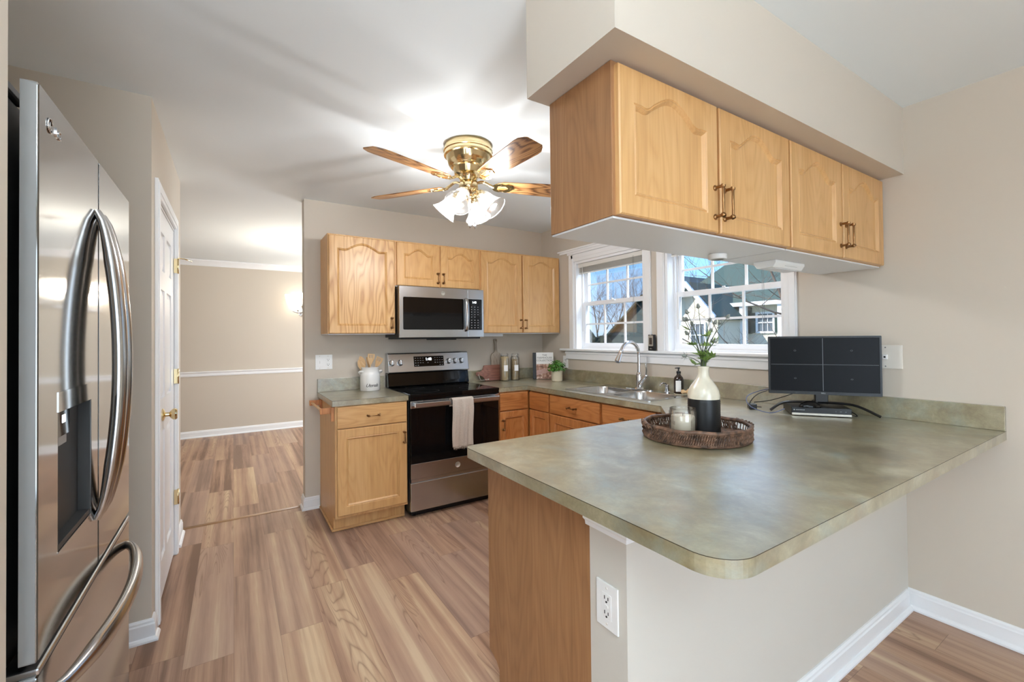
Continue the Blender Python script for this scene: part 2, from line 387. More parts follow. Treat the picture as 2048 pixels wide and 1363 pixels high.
def box(bm, x0, x1, y0, y1, z0, z1, mi=0, bevel=0.0, segs=2):
    r = bmesh.ops.create_cube(bm, size=1.0)
    vs = r['verts']
    for v in vs:
        v.co = Vector(((x0 + x1) / 2 + v.co.x * (x1 - x0), (y0 + y1) / 2 + v.co.y * (y1 - y0), (z0 + z1) / 2 + v.co.z * (z1 - z0)))
    fs = set(f for v in vs for f in v.link_faces)
    for f in fs: f.material_index = mi
    if bevel > 0:
        es = set(e for v in vs for e in v.link_edges)
        bmesh.ops.bevel(bm, geom=list(es), offset=bevel, segments=segs, affect='EDGES', profile=.5)
    return bm


def xf(bm, n0, mat):
    """transform all verts added after index n0"""
    bm.verts.ensure_lookup_table()
    for v in bm.verts[n0:]:
        v.co = mat @ v.co


def lathe(bm, prof, n=32, c=(0, 0, 0), axis=None, mi=0, rib=0.0, nrib=0, cap0=False, cap1=False):
    """prof: list of (r, z). rib: ribs modulating radius."""
    rings = []
    Mx = Matrix.Translation(Vector(c))
    if axis is not None:
        Mx = Mx @ Vector(axis).to_track_quat('Z', 'Y').to_matrix().to_4x4()
    for r, z in prof:
        ring = []
        for i in range(n):
            a = 2 * PI * i / n
            rr = r * (1 + rib * math.cos(a * nrib)) if rib else r
            ring.append(bm.verts.new(Mx @ Vector((rr * math.cos(a), rr * math.sin(a), z))))
        rings.append(ring)
    for a, b in zip(rings, rings[1:]):
        for i in range(n):
            f = bm.faces.new((a[i], a[(i + 1) % n], b[(i + 1) % n], b[i])); f.material_index = mi; f.smooth = True
    if cap0 and prof[0][0] > 1e-5:
        f = bm.faces.new(list(reversed(rings[0]))); f.material_index = mi
    if cap1 and prof[-1][0] > 1e-5:
        f = bm.faces.new(rings[-1]); f.material_index = mi
    return bm


def cyl(bm, p0, p1, r0, r1=None, n=16, mi=0):
    p0, p1 = Vector(p0), Vector(p1)
    d = (p1 - p0); L = d.length
    return lathe(bm, [(r0, 0), (r1 if r1 is not None else r0, L)], n, p0, d, mi, cap0=True, cap1=True)


def catmull(pts, k=6):
    P = [Vector(p) for p in pts]; out = []
    for i in range(len(P) - 1):
        a, b, c, d = P[max(i - 1, 0)], P[i], P[i + 1], P[min(i + 2, len(P) - 1)]
        for j in range(k):
            t = j / k
            out.append(0.5 * ((2 * b) + (c - a) * t + (2 * a - 5 * b + 4 * c - d) * t * t + (-a + 3 * b - 3 * c + d) * t ** 3))
    out.append(P[-1]); return out


def tube(bm, pts, r, n=8, mi=0, sx=1.0, sy=1.0, caps=True, closed=False, upv=None):
    """sweep an ellipse (sx,sy scale) along pts; r is number or list"""
    P = [Vector(p) for p in pts]; m = len(P)
    R = r if isinstance(r, (list, tuple)) else [r] * m
    rings = []; prev = None
    for i in range(m):
        if closed: t = P[(i + 1) % m] - P[(i - 1) % m]
        else: t = P[min(i + 1, m - 1)] - P[max(i - 1, 0)]
        t.normalize()
        if prev is None:
            ref = Vector(upv) if upv else (Vector((0, 0, 1)) if abs(t.z) < .9 else Vector((1, 0, 0)))
            nx = ref.cross(t).normalized()
        else:
            nx = (prev - t * prev.dot(t)).normalized()
        prev = nx; ny = t.cross(nx)
        rings.append([bm.verts.new(P[i] + nx * (math.cos(2 * PI * k / n) * R[i] * sx) + ny * (math.sin(2 * PI * k / n) * R[i] * sy)) for k in range(n)])
    pairs = list(zip(rings, rings[1:])) + ([(rings[-1], rings[0])] if closed else [])
    for a, b in pairs:
        for k in range(n):
            f = bm.faces.new((a[k], a[(k + 1) % n], b[(k + 1) % n], b[k])); f.smooth = True; f.material_index = mi
    if caps and not closed:
        f = bm.faces.new(list(reversed(rings[0]))); f.material_index = mi; f = bm.faces.new(rings[-1]); f.material_index = mi
    return bm


def rrect(x0, x1, y0, y1, r, k=6):
    out = []
    for cx, cy, a0 in ((x1 - r, y1 - r, 0), (x0 + r, y1 - r, 90), (x0 + r, y0 + r, 180), (x1 - r, y0 + r, 270)):
        for i in range(k + 1):
            a = math.radians(a0 + 90 * i / k); out.append((cx + r * math.cos(a), cy + r * math.sin(a)))
    return out


def round_poly(pts):
    """pts: (x,y,r)"""
    out = []; n = len(pts)
    for i, (x, y, r) in enumerate(pts):
        if r <= 0: out.append((x, y)); continue
        p = Vector((x, y)); a = (Vector(pts[i - 1][:2]) - p).normalized(); b = (Vector(pts[(i + 1) % n][:2]) - p).normalized()
        ang = a.angle(b); d = r / math.tan(ang / 2); c = p + (a + b).normalized() * (r / math.sin(ang / 2))
        s, e = p + a * d - c, p + b * d - c
        a0 = math.atan2(s.y, s.x); a1 = math.atan2(e.y, e.x); da = (a1 - a0 + PI) % (2 * PI) - PI
        for k in range(13):
            t = a0 + da * k / 12; out.append((c.x + r * math.cos(t), c.y + r * math.sin(t)))
    return out


def slab(bm, outer, z0, z1, holes=(), mi=0, top=True, bottom=True, mat=None, mi_side=None):
    """vertical prism of a 2D outline with holes; mat maps (x,y,z)"""
    mat = mat or Matrix.Identity(4)
    for z, use, flip in ((z1, top, False), (z0, bottom, True)):
        if not use: continue
        es = []
        for lp in [outer] + list(holes):
            vs = [bm.verts.new(mat @ Vector((x, y, z))) for x, y in lp]
            es += [bm.edges.new((vs[i], vs[(i + 1) % len(vs)])) for i in range(len(vs))]
        r = bmesh.ops.triangle_fill(bm, use_beauty=True, use_dissolve=False, edges=es, normal=(mat.to_3x3() @ Vector((0, 0, -1 if flip else 1))))
        for g in r['geom']:
            if isinstance(g, bmesh.types.BMFace): g.material_index = mi
    for lp in [outer] + list(holes):
        a = [bm.verts.new(mat @ Vector((x, y, z0))) for x, y in lp]; b = [bm.verts.new(mat @ Vector((x, y, z1))) for x, y in lp]
        n = len(lp)
        for i in range(n):
            f = bm.faces.new((a[i], a[(i + 1) % n], b[(i + 1) % n], b[i])); f.material_index = mi if mi_side is None else mi_side
    bmesh.ops.remove_doubles(bm, verts=bm.verts, dist=1e-6)
    return bm


def obj(name, bm, mat, parent=None, smooth=False, bevel=0.0, loc=None, angle=40):
    me = bpy.data.meshes.new(name)
    bmesh.ops.recalc_face_normals(bm, faces=bm.faces)
    if smooth:
        for f in bm.faces: f.smooth = True
    bm.to_mesh(me); bm.free()
    for mm in (mat if isinstance(mat, (list, tuple)) else [mat]): me.materials.append(mm)
    o = bpy.data.objects.new(name, me); COL.objects.link(o)
    if parent is not None: o.parent = parent
    if loc is not None: o.location = loc
    if smooth and hasattr(me, 'set_sharp_from_angle'):
        me.set_sharp_from_angle(angle=math.radians(angle))
    if bevel:
        md = o.modifiers.new('bevel', 'BEVEL'); md.width = bevel; md.segments = 2; md.limit_method = 'ANGLE'; md.angle_limit = math.radians(40)
    return o


def tag(o, label, cat, group=None, kind=None):
    if label: o['label'] = label
    if cat: o['category'] = cat
    if group: o['group'] = group
    if kind: o['kind'] = kind
    return o


def thing(name, label, cat, loc=(0, 0, 0), rz=0.0, group=None, rot=None):
    o = bpy.data.objects.new(name, None); COL.objects.link(o); o.location = loc
    o.rotation_euler = rot if rot else (0, 0, rz); o.empty_display_size = .05
    return tag(o, label, cat, group)


def struct(name, bm, mat, parent=None, **kw):
    o = obj(name, bm, mat, parent, **kw)
    if parent is None: o['kind'] = 'structure'
    return o


def text_mesh(body, size, extrude=0.0004, shear=0.0, align='CENTER', spacing=1.0):
    c = bpy.data.curves.new('lettering', 'FONT'); c.body = body; c.size = size; c.extrude = extrude; c.shear = shear; c.align_x = align; c.align_y = 'CENTER'; c.space_character = spacing
    o = bpy.data.objects.new('lettering', c); COL.objects.link(o)
    dg = bpy.context.evaluated_depsgraph_get(); dg.update()
    me = bpy.data.meshes.new_from_object(o.evaluated_get(dg))
    bpy.data.objects.remove(o, do_unlink=True)
    bm = BM(); bm.from_mesh(me); bpy.data.meshes.remove(me)
    return bm


def face_text(bm, mat4):
    for v in bm.verts: v.co = mat4 @ v.co
    return bm


FRONT = Matrix.Rotation(PI / 2, 4, 'X')       # text in xy plane -> stands in xz plane facing -y

# ================================================================== ROOM
XW, YB, CH = 2.785, 3.80, 2.44
bm = BM(); box(bm, -3.4, XW + .15, -2.9, 7.55, -.12, 0); struct('floor', bm, M['floor'])
bm = BM(); box(bm, -3.4, XW + .15, -2.9, 7.55, CH, CH + .12); struct('ceiling', bm, M['ceil'])


def wall_open(bm, axis, c0, c1, a0, a1, z0, z1, holes):
    """wall slab; axis 'X' means the wall plane is x=const (runs along y). holes: (a0,a1,z0,z1)"""
    def bx(p0, p1, q0, q1):
        if p1 - p0 < 1e-6 or q1 - q0 < 1e-6: return
        if axis == 'X': box(bm, c0, c1, p0, p1, q0, q1)
        else: box(bm, p0, p1, c0, c1, q0, q1)
    cur = a0
    for h in sorted(holes):
        bx(cur, h[0], z0, z1); bx(h[0], h[1], z0, h[2]); bx(h[0], h[1], h[3], z1); cur = h[1]
    bx(cur, a1, z0, z1)
    bmesh.ops.remove_doubles(bm, verts=bm.verts, dist=1e-5)
    return bm


WL = (2.410, 3.265, 1.20, 2.05); WR = (1.352, 2.212, 1.20, 2.05); WD = (5.25, 6.75, .85, 2.15)
struct('wall_right', wall_open(BM(), 'X', XW, XW + .17, -2.9, 7.55, 0, CH, [WL, WR, WD]), M['wall'])
struct('wall_back', wall_open(BM(), 'Y', YB, YB + .115, .475, XW, 0, CH, []), M['wall'])
struct('wall_dining_far', wall_open(BM(), 'Y', 7.43, 7.55, -3.4, XW, 0, CH, []), M['wall'])
struct('wall_dining_left', wall_open(BM(), 'X', -3.4, -3.3, 3.83, 7.43, 0, CH, []), M['wall'])
struct('wall_dining_near', wall_open(BM(), 'Y', 3.73, 3.83, -3.4, -.41, 0, CH, []), M['wall'])
struct('wall_pantry', wall_open(BM(), 'X', -.41, -.31, 2.55, 3.83, 0, CH, [(2.70, 3.47, 0, 2.03)]), M['wall'])
struct('wall_alcove', wall_open(BM(), 'Y', 2.55, 2.65, -1.2, -.41, 0, CH, []), M['wall'])
struct('wall_left', wall_open(BM(), 'X', -1.3, -1.2, 1.03, 3.73, 0, CH, []), M['wall'])
struct('wall_stub', wall_open(BM(), 'Y', .91, 1.03, -3.4, -.306, 0, CH, []), M['wall'])
struct('wall_breakfast_left', wall_open(BM(), 'X', -3.4, -3.3, -2.9, .91, 0, CH, [(-1.7, -.1, .9, 2.1)]), M['wall'])
struct('wall_rear', wall_open(BM(), 'Y', -2.9, -2.78, -3.3, XW, 0, CH, [(-.85, 1.45, 0.02, 2.1)]), M['wall'])
# half wall under the peninsula
struct('wall_peninsula', wall_open(BM(), 'Y', .805, .942, .848, XW, 0, .868, []), M['wall_pale'])
# soffit (boxed-in beam above the peninsula cabinets)
struct('wall_soffit', wall_open(BM(), 'Y', .79, 1.183, .816, XW, 2.112, CH, []), M['wall'])

# rear patio door and side window (they let in the daylight behind the photographer)
def plain_window(name, axis, c, a0, a1, z0, z1, mull):
    bm = BM(); w = .05
    def bx(p0, p1, q0, q1):
        if axis == 'X': box(bm, c - .03, c + .03, p0, p1, q0, q1)
        else: box(bm, p0, p1, c - .03, c + .03, q0, q1)
    bx(a0, a0 + w, z0, z1); bx(a1 - w, a1, z0, z1); bx(a0 + w, a1 - w, z0, z0 + w); bx(a0 + w, a1 - w, z1 - w, z1)
    for k in range(1, mull + 1):
        a = a0 + (a1 - a0) * k / (mull + 1); bx(a - w / 2, a + w / 2, z0 + w, z1 - w)
    o = struct(name, bm, M['vinyl'])
    g = BM()
    if axis == 'X': box(g, c - .003, c + .003, a0 + w, a1 - w, z0 + w, z1 - w)
    else: box(g, a0 + w, a1 - w, c - .003, c + .003, z0 + w, z1 - w)
    obj('window_pane', g, M['pane'], o)
plain_window('door_2', 'Y', -2.84, -.85, 1.45, .02, 2.1, 1)
plain_window('window_4', 'X', -3.35, -1.7, -.1, .9, 2.1, 1)
plain_window('window_3', 'X', XW + .09, 5.25, 6.75, .85, 2.15, 1)

# ------------------------------------------------------------------ baseboards and trims
def baseboard(name, pts, h=.095, t=.014, z=0.0):
    """pts: polyline in plan; board is on the LEFT side offset. Profile: board, cap bead, shoe."""
    prof = [(0, 0), (t + .012, 0), (t + .012, .008), (t + .006, .017), (t, .02), (t, h - .022), (t * .75, h - .016), (t * .72, h - .008), (t * .35, h), (0, h)]
    return sweep_plan(name, pts, prof, z)


def sweep_plan(name, pts, prof, z=0.0, mat=None, parent=None):
    bm = BM(); P = [Vector(p) for p in pts]; rings = []
    for i, p in enumerate(P):
        if i == 0: d = (P[1] - p).normalized(); nrm = Vector((-d.y, d.x)); sc = 1
        elif i == len(P) - 1: d = (p - P[i - 1]).normalized(); nrm = Vector((-d.y, d.x)); sc = 1
        else:
            d1 = (p - P[i - 1]).normalized(); d2 = (P[i + 1] - p).normalized()
            n1, n2 = Vector((-d1.y, d1.x)), Vector((-d2.y, d2.x)); nrm = (n1 + n2).normalized(); sc = 1 / max(.2, nrm.dot(n1))
        rings.append([bm.verts.new((p.x + nrm.x * u * sc, p.y + nrm.y * u * sc, z + w)) for u, w in prof])
    n = len(prof)
    for a, b in zip(rings, rings[1:]):
        for k in range(n): bm.faces.new((a[k], a[(k + 1) % n], b[(k + 1) % n], b[k]))
    bm.faces.new(rings[0]); bm.faces.new(list(reversed(rings[-1])))
    return struct(name, bm, mat or M['trim'], parent)


baseboard('baseboard_right', [(XW, -2.7), (XW, .805)])
baseboard('baseboard_peninsula', [(XW - .027, .805), (.848, .805)])
baseboard('baseboard_back', [(.578, YB), (.475, YB), (.475, YB + .115)])
baseboard('baseboard_dining_far', [(XW, 7.43), (-3.3, 7.43)])
baseboard('baseboard_alcove', [(-.31, 2.60), (-.31, 2.55), (-1.2, 2.55)])
baseboard('baseboard_pantry', [(-.31, 3.83), (-.31, 3.56)])
baseboard('baseboard_dining_right', [(XW, YB + .115), (XW, 7.40)])
# dining room chair rail and crown
sweep_plan('trim_1', [(XW, 7.43), (-3.3, 7.43)], [(0, 0), (.008, 0), (.012, .018), (.010, .022), (.010, .042), (.022, .052), (.024, .062), (.008, .068), (0, .068)], .835)
sweep_plan('trim_2', [(XW, 7.43), (-3.3, 7.43)], [(0, 0), (.012, 0), (.018, .012), (.03, .03), (.055, .055), (.07, .066), (.07, .08), (0, .08)], CH - .08)
# floor transition strip between kitchen and dining room
bm = BM(); tube(bm, [(-.31, 3.90, .001), (.475, 3.90, .001)], .02, 12, sy=.32); struct('trim_3', bm, wood('threshold_oak', srgb(140, 104, 76), srgb(168, 132, 98), srgb(182, 148, 114), 'X'))
# ledge trim at the top of the half wall, wrapping the end
sweep_plan('trim_4', [(XW, .805), (.848, .805), (.848, .955)], [(0, 0), (.004, 0), (.006, .012), (.014, .020), (.014, .066), (0, .066)], .802)

# ------------------------------------------------------------------ pantry door (six panel)
def casing(bm, y0, y1, ztop, w, x, proj, z0=0.0):
    for a, b in ((y0 - w, y0), (y1, y1 + w)):
        box(bm, x, x + proj, a, b, z0, ztop + w); box(bm, x + proj, x + proj + .004, a + .012, b - .02, z0, ztop + w - .012)
    box(bm, x, x + proj, y0, y1, ztop, ztop + w); box(bm, x + proj, x + proj + .004, y0 - .02, y1 + .02, ztop + .02, ztop + w - .012)


dr = thing('door_1', None, None, (-.31, 2.70, 0)); dr['kind'] = 'structure'
bm = BM(); casing(bm, 0.012, .758, 2.03, .072, 0.0005, .014)
box(bm, -.10, 0.0, .001, .012, 0, 2.03); box(bm, -.10, 0.0, .758, .769, 0, 2.03); box(bm, -.10, 0, .012, .758, 2.018, 2.029)
obj('door_casing', bm, M['trim'], dr, bevel=.002)
bm = BM()
dw0, dw1, dh = .016, .754, 2.014
px_ = -.004
holes = []
cols = [(dw0 + .11, (dw0 + dw1) / 2 - .045), ((dw0 + dw1) / 2 + .045, dw1 - .11)]
for c0, c1 in cols:
    for r0, r1 in ((.20, .86), (1.03, 1.60), (1.70, 1.90)):
        holes.append((c0, c1, r0, r1))
mp = Matrix(((0, 0, 1, 0), (1, 0, 0, 0), (0, 1, 0, 0), (0, 0, 0, 1)))
slab(bm, [(dw0, .012), (dw1, .012), (dw1, dh), (dw0, dh)], px_ - .012, px_, [[(a, c), (b, c), (b, d), (a, d)] for a, b, c, d in holes], mat=mp)
box(bm, px_ - .036, px_ - .012, dw0, dw1, .012, dh)
for a, b, c, d in holes:   # raised fields with sloped shoulders
    lo = [(a + .004, c + .004), (b - .004, c + .004), (b - .004, d - .004), (a + .004, d - .004)]
    hi = [(a + .03, c + .03), (b - .03, c + .03), (b - .03, d - .03), (a + .03, d - .03)]
    v0 = [bm.verts.new((px_ - .0115, y, z)) for y, z in lo]; v1 = [bm.verts.new((px_ - .004, y, z)) for y, z in hi]
    for i in range(4): bm.faces.new((v0[i], v0[(i + 1) % 4], v1[(i + 1) % 4], v1[i]))
    bm.faces.new(v1)
obj('door_panel', bm, M['door'], dr)
kn = BM(); lathe(kn, [(.0, 0), (.032, .0), (.032, .006), (.024, .010), (.012, .014), (.011, .030), (.020, .036), (.029, .046), (.030, .056), (.024, .064), (.0, .066)], 24, (px_, .075 + .16, .945), (1, 0, 0))
obj('door_knob', kn, M['brass'], dr, smooth=True)
for zc in (.36, 1.11, 1.80):
    bm = BM(); box(bm, -.001, .0165, .748, .775, zc - .045, zc + .045); cyl(bm, (.018, .762, zc - .047), (.018, .762, zc + .047), .006, n=10)
    if zc > 1.7: tube(bm, [(.018, .762, zc + .05), (.05, .79, zc + .052), (.085, .83, zc + .045)], .004, 6)
    obj('hinge', bm, M['brass'], dr)

# ------------------------------------------------------------------ windows over the sink
def sash(bm, y0, y1, z0, z1, x, st=.036, rail=.04, railtop=.036, t=.03, cols=3, rows=2, mw=.016):
    box(bm, x, x + t, y0, y0 + st, z0, z1); box(bm, x, x + t, y1 - st, y1, z0, z1)
    box(bm, x, x + t, y0 + st, y1 - st, z0, z0 + rail); box(bm, x, x + t, y0 + st, y1 - st, z1 - railtop, z1)
    gy0, gy1, gz0, gz1 = y0 + st, y1 - st, z0 + rail, z1 - railtop
    for k in range(1, cols):
        a = gy0 + (gy1 - gy0) * k / cols; box(bm, x + .009, x + .021, a - mw / 2, a + mw / 2, gz0, gz1)
    for k in range(1, rows):
        a = gz0 + (gz1 - gz0) * k / rows; box(bm, x + .0085, x + .0205, gy0, gy1, a - mw / 2, a + mw / 2)
    return gy0, gy1, gz0, gz1


def kitchen_window(name, W):
    y0, y1, z0, z1 = W
    r = thing(name, None, None, (XW, (y0 + y1) / 2, z0)); r['kind'] = 'structure'
    T = Matrix.Translation((-XW, -(y0 + y1) / 2, -z0))
    bm = BM()   # jamb liner
    j = .022
    for a, b in ((y0, y0 + j), (y1 - j, y1)): box(bm, XW, XW + .165, a + .0005, b - .0005, z0 + .001, z1 - .001)
    box(bm, XW, XW + .165, y0 + j, y1 - j, z1 - j, z1 - .001); box(bm, XW + .07, XW + .165, y0 + j, y1 - j, z0 + .001, z0 + .03)
    for a, b in ((y0 + j, y0 + j + .012), (y1 - j - .012, y1 - j)): box(bm, XW + .075, XW + .082, a, b, z0 + .03, z1 - j); box(bm, XW + .112, XW + .118, a, b, z0 + .03, z1 - j)
    xf(bm, 0, T); obj('window_frame', bm, M['vinyl'], r)
    zm = 1.645
    for nm, a, b, x in (('lower_sash', z0 + .03, zm + .018, XW + .083), ('upper_sash', zm - .018, z1 - j, XW + .119)):
        bm = BM(); g = sash(bm, y0 + j + .001, y1 - j - .001, a, b, x)
        xf(bm, 0, T); so = obj(nm, bm, M['vinyl'], r)
        gb = BM(); box(gb, x + .013, x + .016, g[0], g[1], g[2], g[3]); xf(gb, 0, T); obj('glass', gb, M['pane'], so)
    bm = BM(); cy = (y0 + y1) / 2; box(bm, XW + .066, XW + .083, cy - .03, cy + .03, zm + .004, zm + .016, bevel=.003); cyl(bm, (XW + .07, cy, zm + .016), (XW + .07, cy, zm + .026), .012, .01)
    xf(bm, 0, T); obj('sash_lock', bm, M['vinyl'], r)
    bm = BM(); w = .07   # casing
    for a, b in ((y0 - w, y0), (y1, y1 + w)):
        box(bm, XW - .014, XW - .0005, a, b, 1.2165, z1 + w); box(bm, XW - .019, XW - .014, a + .006, b - .03, 1.2165, z1 + w - .006)
    box(bm, XW - .014, XW - .0005, y0, y1, z1, z1 + w); box(bm, XW - .019, XW - .014, y0 - .03, y1 + .03, z1 + .03, z1 + w - .006)
    xf(bm, 0, T); obj('window_casing', bm, M['trim'], r, bevel=.0015)
    return r


kitchen_window('window_1', WL)
kitchen_window('window_2', WR)
# continuous stool and apron
bm = BM(); box(bm, XW - .052, XW - .0005, 1.215, 3.445, 1.196, 1.216, bevel=.005); box(bm, XW + .0, XW + .08, WL[0] + .001, WL[1] - .001, 1.2005, 1.216); box(bm, XW + .0, XW + .08, WR[0] + .001, WR[1] - .001, 1.2005, 1.216)
box(bm, XW - .018, XW - .0005, 1.27, 3.39, 1.115, 1.196, bevel=.004); box(bm, XW - .026, XW - .018, 1.27, 3.39, 1.168, 1.19, bevel=.003)
struct('trim_5', bm, M['trim'])
# cornice above the left casing
bm = BM(); box(bm, XW - .045, XW - .0005, 2.30, 3.47, 2.160, 2.172); box(bm, XW - .03, XW - .0005, 2.31, 3.455, 2.142, 2.160); box(bm, XW - .02, XW - .0005, 2.33, 3.35, 2.121, 2.142)
struct('trim_6', bm, M['trim'])

# raised mini blind in the left window
bl = thing('mini_blind', 'white horizontal slat blind raised to the top of the left window', 'blind', (XW + .035, 2.8375, 2.0))
bm = BM(); box(bm, -.018, .018, -.395, .395, -.012, .026, bevel=.003); obj('headrail', bm, M['blind'], bl)
bm = BM()
for k in range(13):
    z = -.016 - k * .0034; box(bm, -.0125, .0125, -.39, .39, z - .0006, z + .0006)
box(bm, -.012, .012, -.39, .39, -.072, -.063, bevel=.002); obj('slat_stack', bm, M['blind'], bl)
bm = BM(); tube(bm, [(-.02, .33, 0), (-.022, .33, -.4), (-.022, .33, -.62)], .003, 6); obj('tilt_wand', bm, M['blind'], bl)
bm = BM()
for dy in (-.30, -.29): tube(bm, [(-.018, dy, 0), (-.019, dy, -.35), (-.018, dy, -.68)], .0011, 5)
obj('pull_cord', bm, M['greyink'], bl)
bl2 = thing('mini_blind', 'white horizontal slat blind raised to the top of the right window', 'blind', (XW + .035, 1.782, 2.0))
for ch in [c for c in COL.objects if c.parent == bl]:
    c = ch.copy(); COL.objects.link(c); c.parent = bl2

# ================================================================== CABINETRY
def panel_loop(x0, x1, z0, z1, arch, e, n=40):
    """inner outline inset by e; arch = height of the cathedral crown (0: square)"""
    a, b, lo, hi = x0 + e, x1 - e, z0 + e, z1 - e
    pts = [(a, lo), (b, lo)]
    if arch <= 0: return pts + [(b, hi), (a, hi)]
    cx = (x0 + x1) / 2; hw = (x1 - x0) / 2 * .80
    for i in range(n + 1):
        x = b + (a - b) * i / n
        u = min(1.0, abs(x - cx) / hw)
        c = .5 * (1 + math.cos(PI * u)); dip = -.10 * math.sin(PI * min(1, max(0, (u - .62) / .38)))
        pts.append((x, hi - arch * (1 - c - dip * 1.0)))
    return pts


def door_bm(w, h, arch=0.0, fr=.058, t=.019):
    bm = BM()
    outer = [(0, 0), (w, 0), (w, h), (0, h)]
    c = .004
    oi = [(c, c), (w - c, c), (w - c, h - c), (c, h - c)]
    L0 = panel_loop(fr, w - fr, fr, h - fr * (.75 if arch else 1), arch, 0)
    lay = [(L0, -t), (panel_loop(fr, w - fr, fr, h - fr * (.75 if arch else 1), arch, .003), -t + .0035), (panel_loop(fr, w - fr, fr, h - fr * (.75 if arch else 1), arch, .0075), -t + .0008), (panel_loop(fr, w - fr, fr, h - fr * (.75 if arch else 1), arch, .014), -t + .0075), (panel_loop(fr, w - fr, fr, h - fr * (.75 if arch else 1), arch, .0165), -t + .0105)]
    # front ring
    mp = Matrix(((1, 0, 0, 0), (0, 0, -1, 0), (0, 1, 0, 0), (0, 0, 0, 1)))   # (x,z,depth)-> (x,-depth,z)
    es = []
    for lp in (oi, L0):
        vs = [bm.verts.new((x, -t, z)) for x, z in lp]; es += [bm.edges.new((vs[i], vs[(i + 1) % len(vs)])) for i in range(len(vs))]
    bmesh.ops.triangle_fill(bm, use_beauty=True, edges=es, normal=Vector((0, -1, 0)))
    for (A, ya), (B, yb) in zip(lay, lay[1:]):
        va = [bm.verts.new((x, ya, z)) for x, z in A]; vb = [bm.verts.new((x, yb, z)) for x, z in B]
        for i in range(len(A)): bm.faces.new((va[i], va[(i + 1) % len(A)], vb[(i + 1) % len(A)], vb[i]))
    es = []; vs = [bm.verts.new((x, lay[-1][1], z)) for x, z in lay[-1][0]]
    es = [bm.edges.new((vs[i], vs[(i + 1) % len(vs)])) for i in range(len(vs))]
    bmesh.ops.triangle_fill(bm, use_beauty=True, edges=es, normal=Vector((0, -1, 0)))
    a = [bm.verts.new((x, -t, z)) for x, z in oi]; b = [bm.verts.new((x, -t + c, z)) for x, z in outer]; d = [bm.verts.new((x, 0, z)) for x, z in outer]
    for i in range(4):
        bm.faces.new((a[i], a[(i + 1) % 4], b[(i + 1) % 4], b[i])); bm.faces.new((b[i], b[(i + 1) % 4], d[(i + 1) % 4], d[i]))
    bm.faces.new(d)
    bmesh.ops.remove_doubles(bm, verts=bm.verts, dist=1e-6)
    return bm


def pull_bm(L=.076, out=.03, vertical=True, heavy=1.0):
    bm = BM(); h = L / 2; r = .0042 * heavy
    pts = [(0, 0, -h), (0, -out * .8, -h), (0, -out, -h + .008), (0, -out, h - .008), (0, -out * .8, h), (0, 0, h)]
    P = []
    for i, p in enumerate(pts): P.append(Vector(p))
    tube(bm, P, [r * 1.25, r * 1.2, r, r, r * 1.2, r * 1.25], 10)
    for s in (-1, 1):
        lathe(bm, [(0, 0), (r * 2.3, 0), (r * 2.3, .003), (r * 1.2, .006)], 12, (0, 0, s * h), (0, -1, 0))
        lathe(bm, [(0, -.006), (r * 1.6, -.006), (r * 2.1, 0), (r * 1.6, .006), (0, .006)], 12, (0, -out * .98, s * (h - .001)), (0, -.5, s))
    if not vertical: xf(bm, 0, Matrix.Rotation(PI / 2, 4, 'Y'))
    return bm


def cab_door(parent, x, z, w, h, y, arch, mat, hx=None, hz=None, hl=.076):
    d = obj('door', door_bm(w, h, arch, fr=min(.058, w * .16)), mat, parent, loc=(x, y, z))
    if hx is not None:
        obj('handle', pull_bm(hl), M['antique'], d, loc=(hx - x, -.019, hz - z), smooth=True)
    return d


def cab_drawer(parent, x, z, w, h, y, mat, handle=True):
    bm = BM(); box(bm, 0, w, -.019, 0, 0, h, bevel=.004)
    d = obj('drawer', bm, mat, parent, loc=(x, y, z))
    if handle: obj('handle', pull_bm(.076, vertical=False), M['antique'], d, loc=(w / 2, -.019, h / 2), smooth=True)
    return d


def wall_cab(name, label, group, x0, x1, z0, z1, yf, yb, doors, mats, arch=.045, handles=(), hl=.076, under=True, sidemat=None):
    """yf: face frame plane. doors: list of (xa, xb); handles: (x, z) for each door or None"""
    r = thing(name, label, 'cabinet', ((x0 + x1) / 2, yb, z0), group=group)
    ox, oy, oz = (x0 + x1) / 2, yb, z0
    bm = BM(); box(bm, x0 - ox, x1 - ox, yf - oy, -.0015, .006, z1 - z0)
    obj('body', bm, sidemat or mats, r, bevel=.0012)
    bm = BM(); box(bm, x0 + .004 - ox, x1 - .004 - ox, yf + .004 - oy, -.004, .0, .0055); obj('bottom_panel', bm, M['cabwhite'] if under else mats, r)
    for (a, b), hd in zip(doors, handles):
        cab_door(r, a - ox, .008, b - a, z1 - z0 - .02, yf - oy - .0004, arch, mats, (hd[0] - ox) if hd else None, (hd[1] - oz) if hd else None, hl)
    return r


YF = 3.498
wall_cab('wall_cabinet', 'tall oak wall cabinet with one arched door, left of the microwave', 'oak wall cabinets on the range wall', .594, 1.103, 1.366, 2.122, YF, YB, [(.602, 1.093)], M['oak_bold'], .05, [(1.068, 1.455)], sidemat=M['oak_v'])
wall_cab('wall_cabinet', 'short two-door oak wall cabinet directly above the microwave', 'oak wall cabinets on the range wall', 1.104, 1.871, 1.752, 2.122, YF, YB, [(1.114, 1.480), (1.492, 1.861)], M['oak_v'], .045, [(1.462, 1.835), (1.512, 1.835)])
wall_cab('wall_cabinet', 'two-door oak wall cabinet in the corner beside the left window', 'oak wall cabinets on the range wall', 1.872, XW - .004, 1.366, 2.122, YF, YB, [(1.882, 2.318), (2.332, 2.765)], M['oak_v'], .045, [(2.298, 1.455), (2.352, 1.455)])
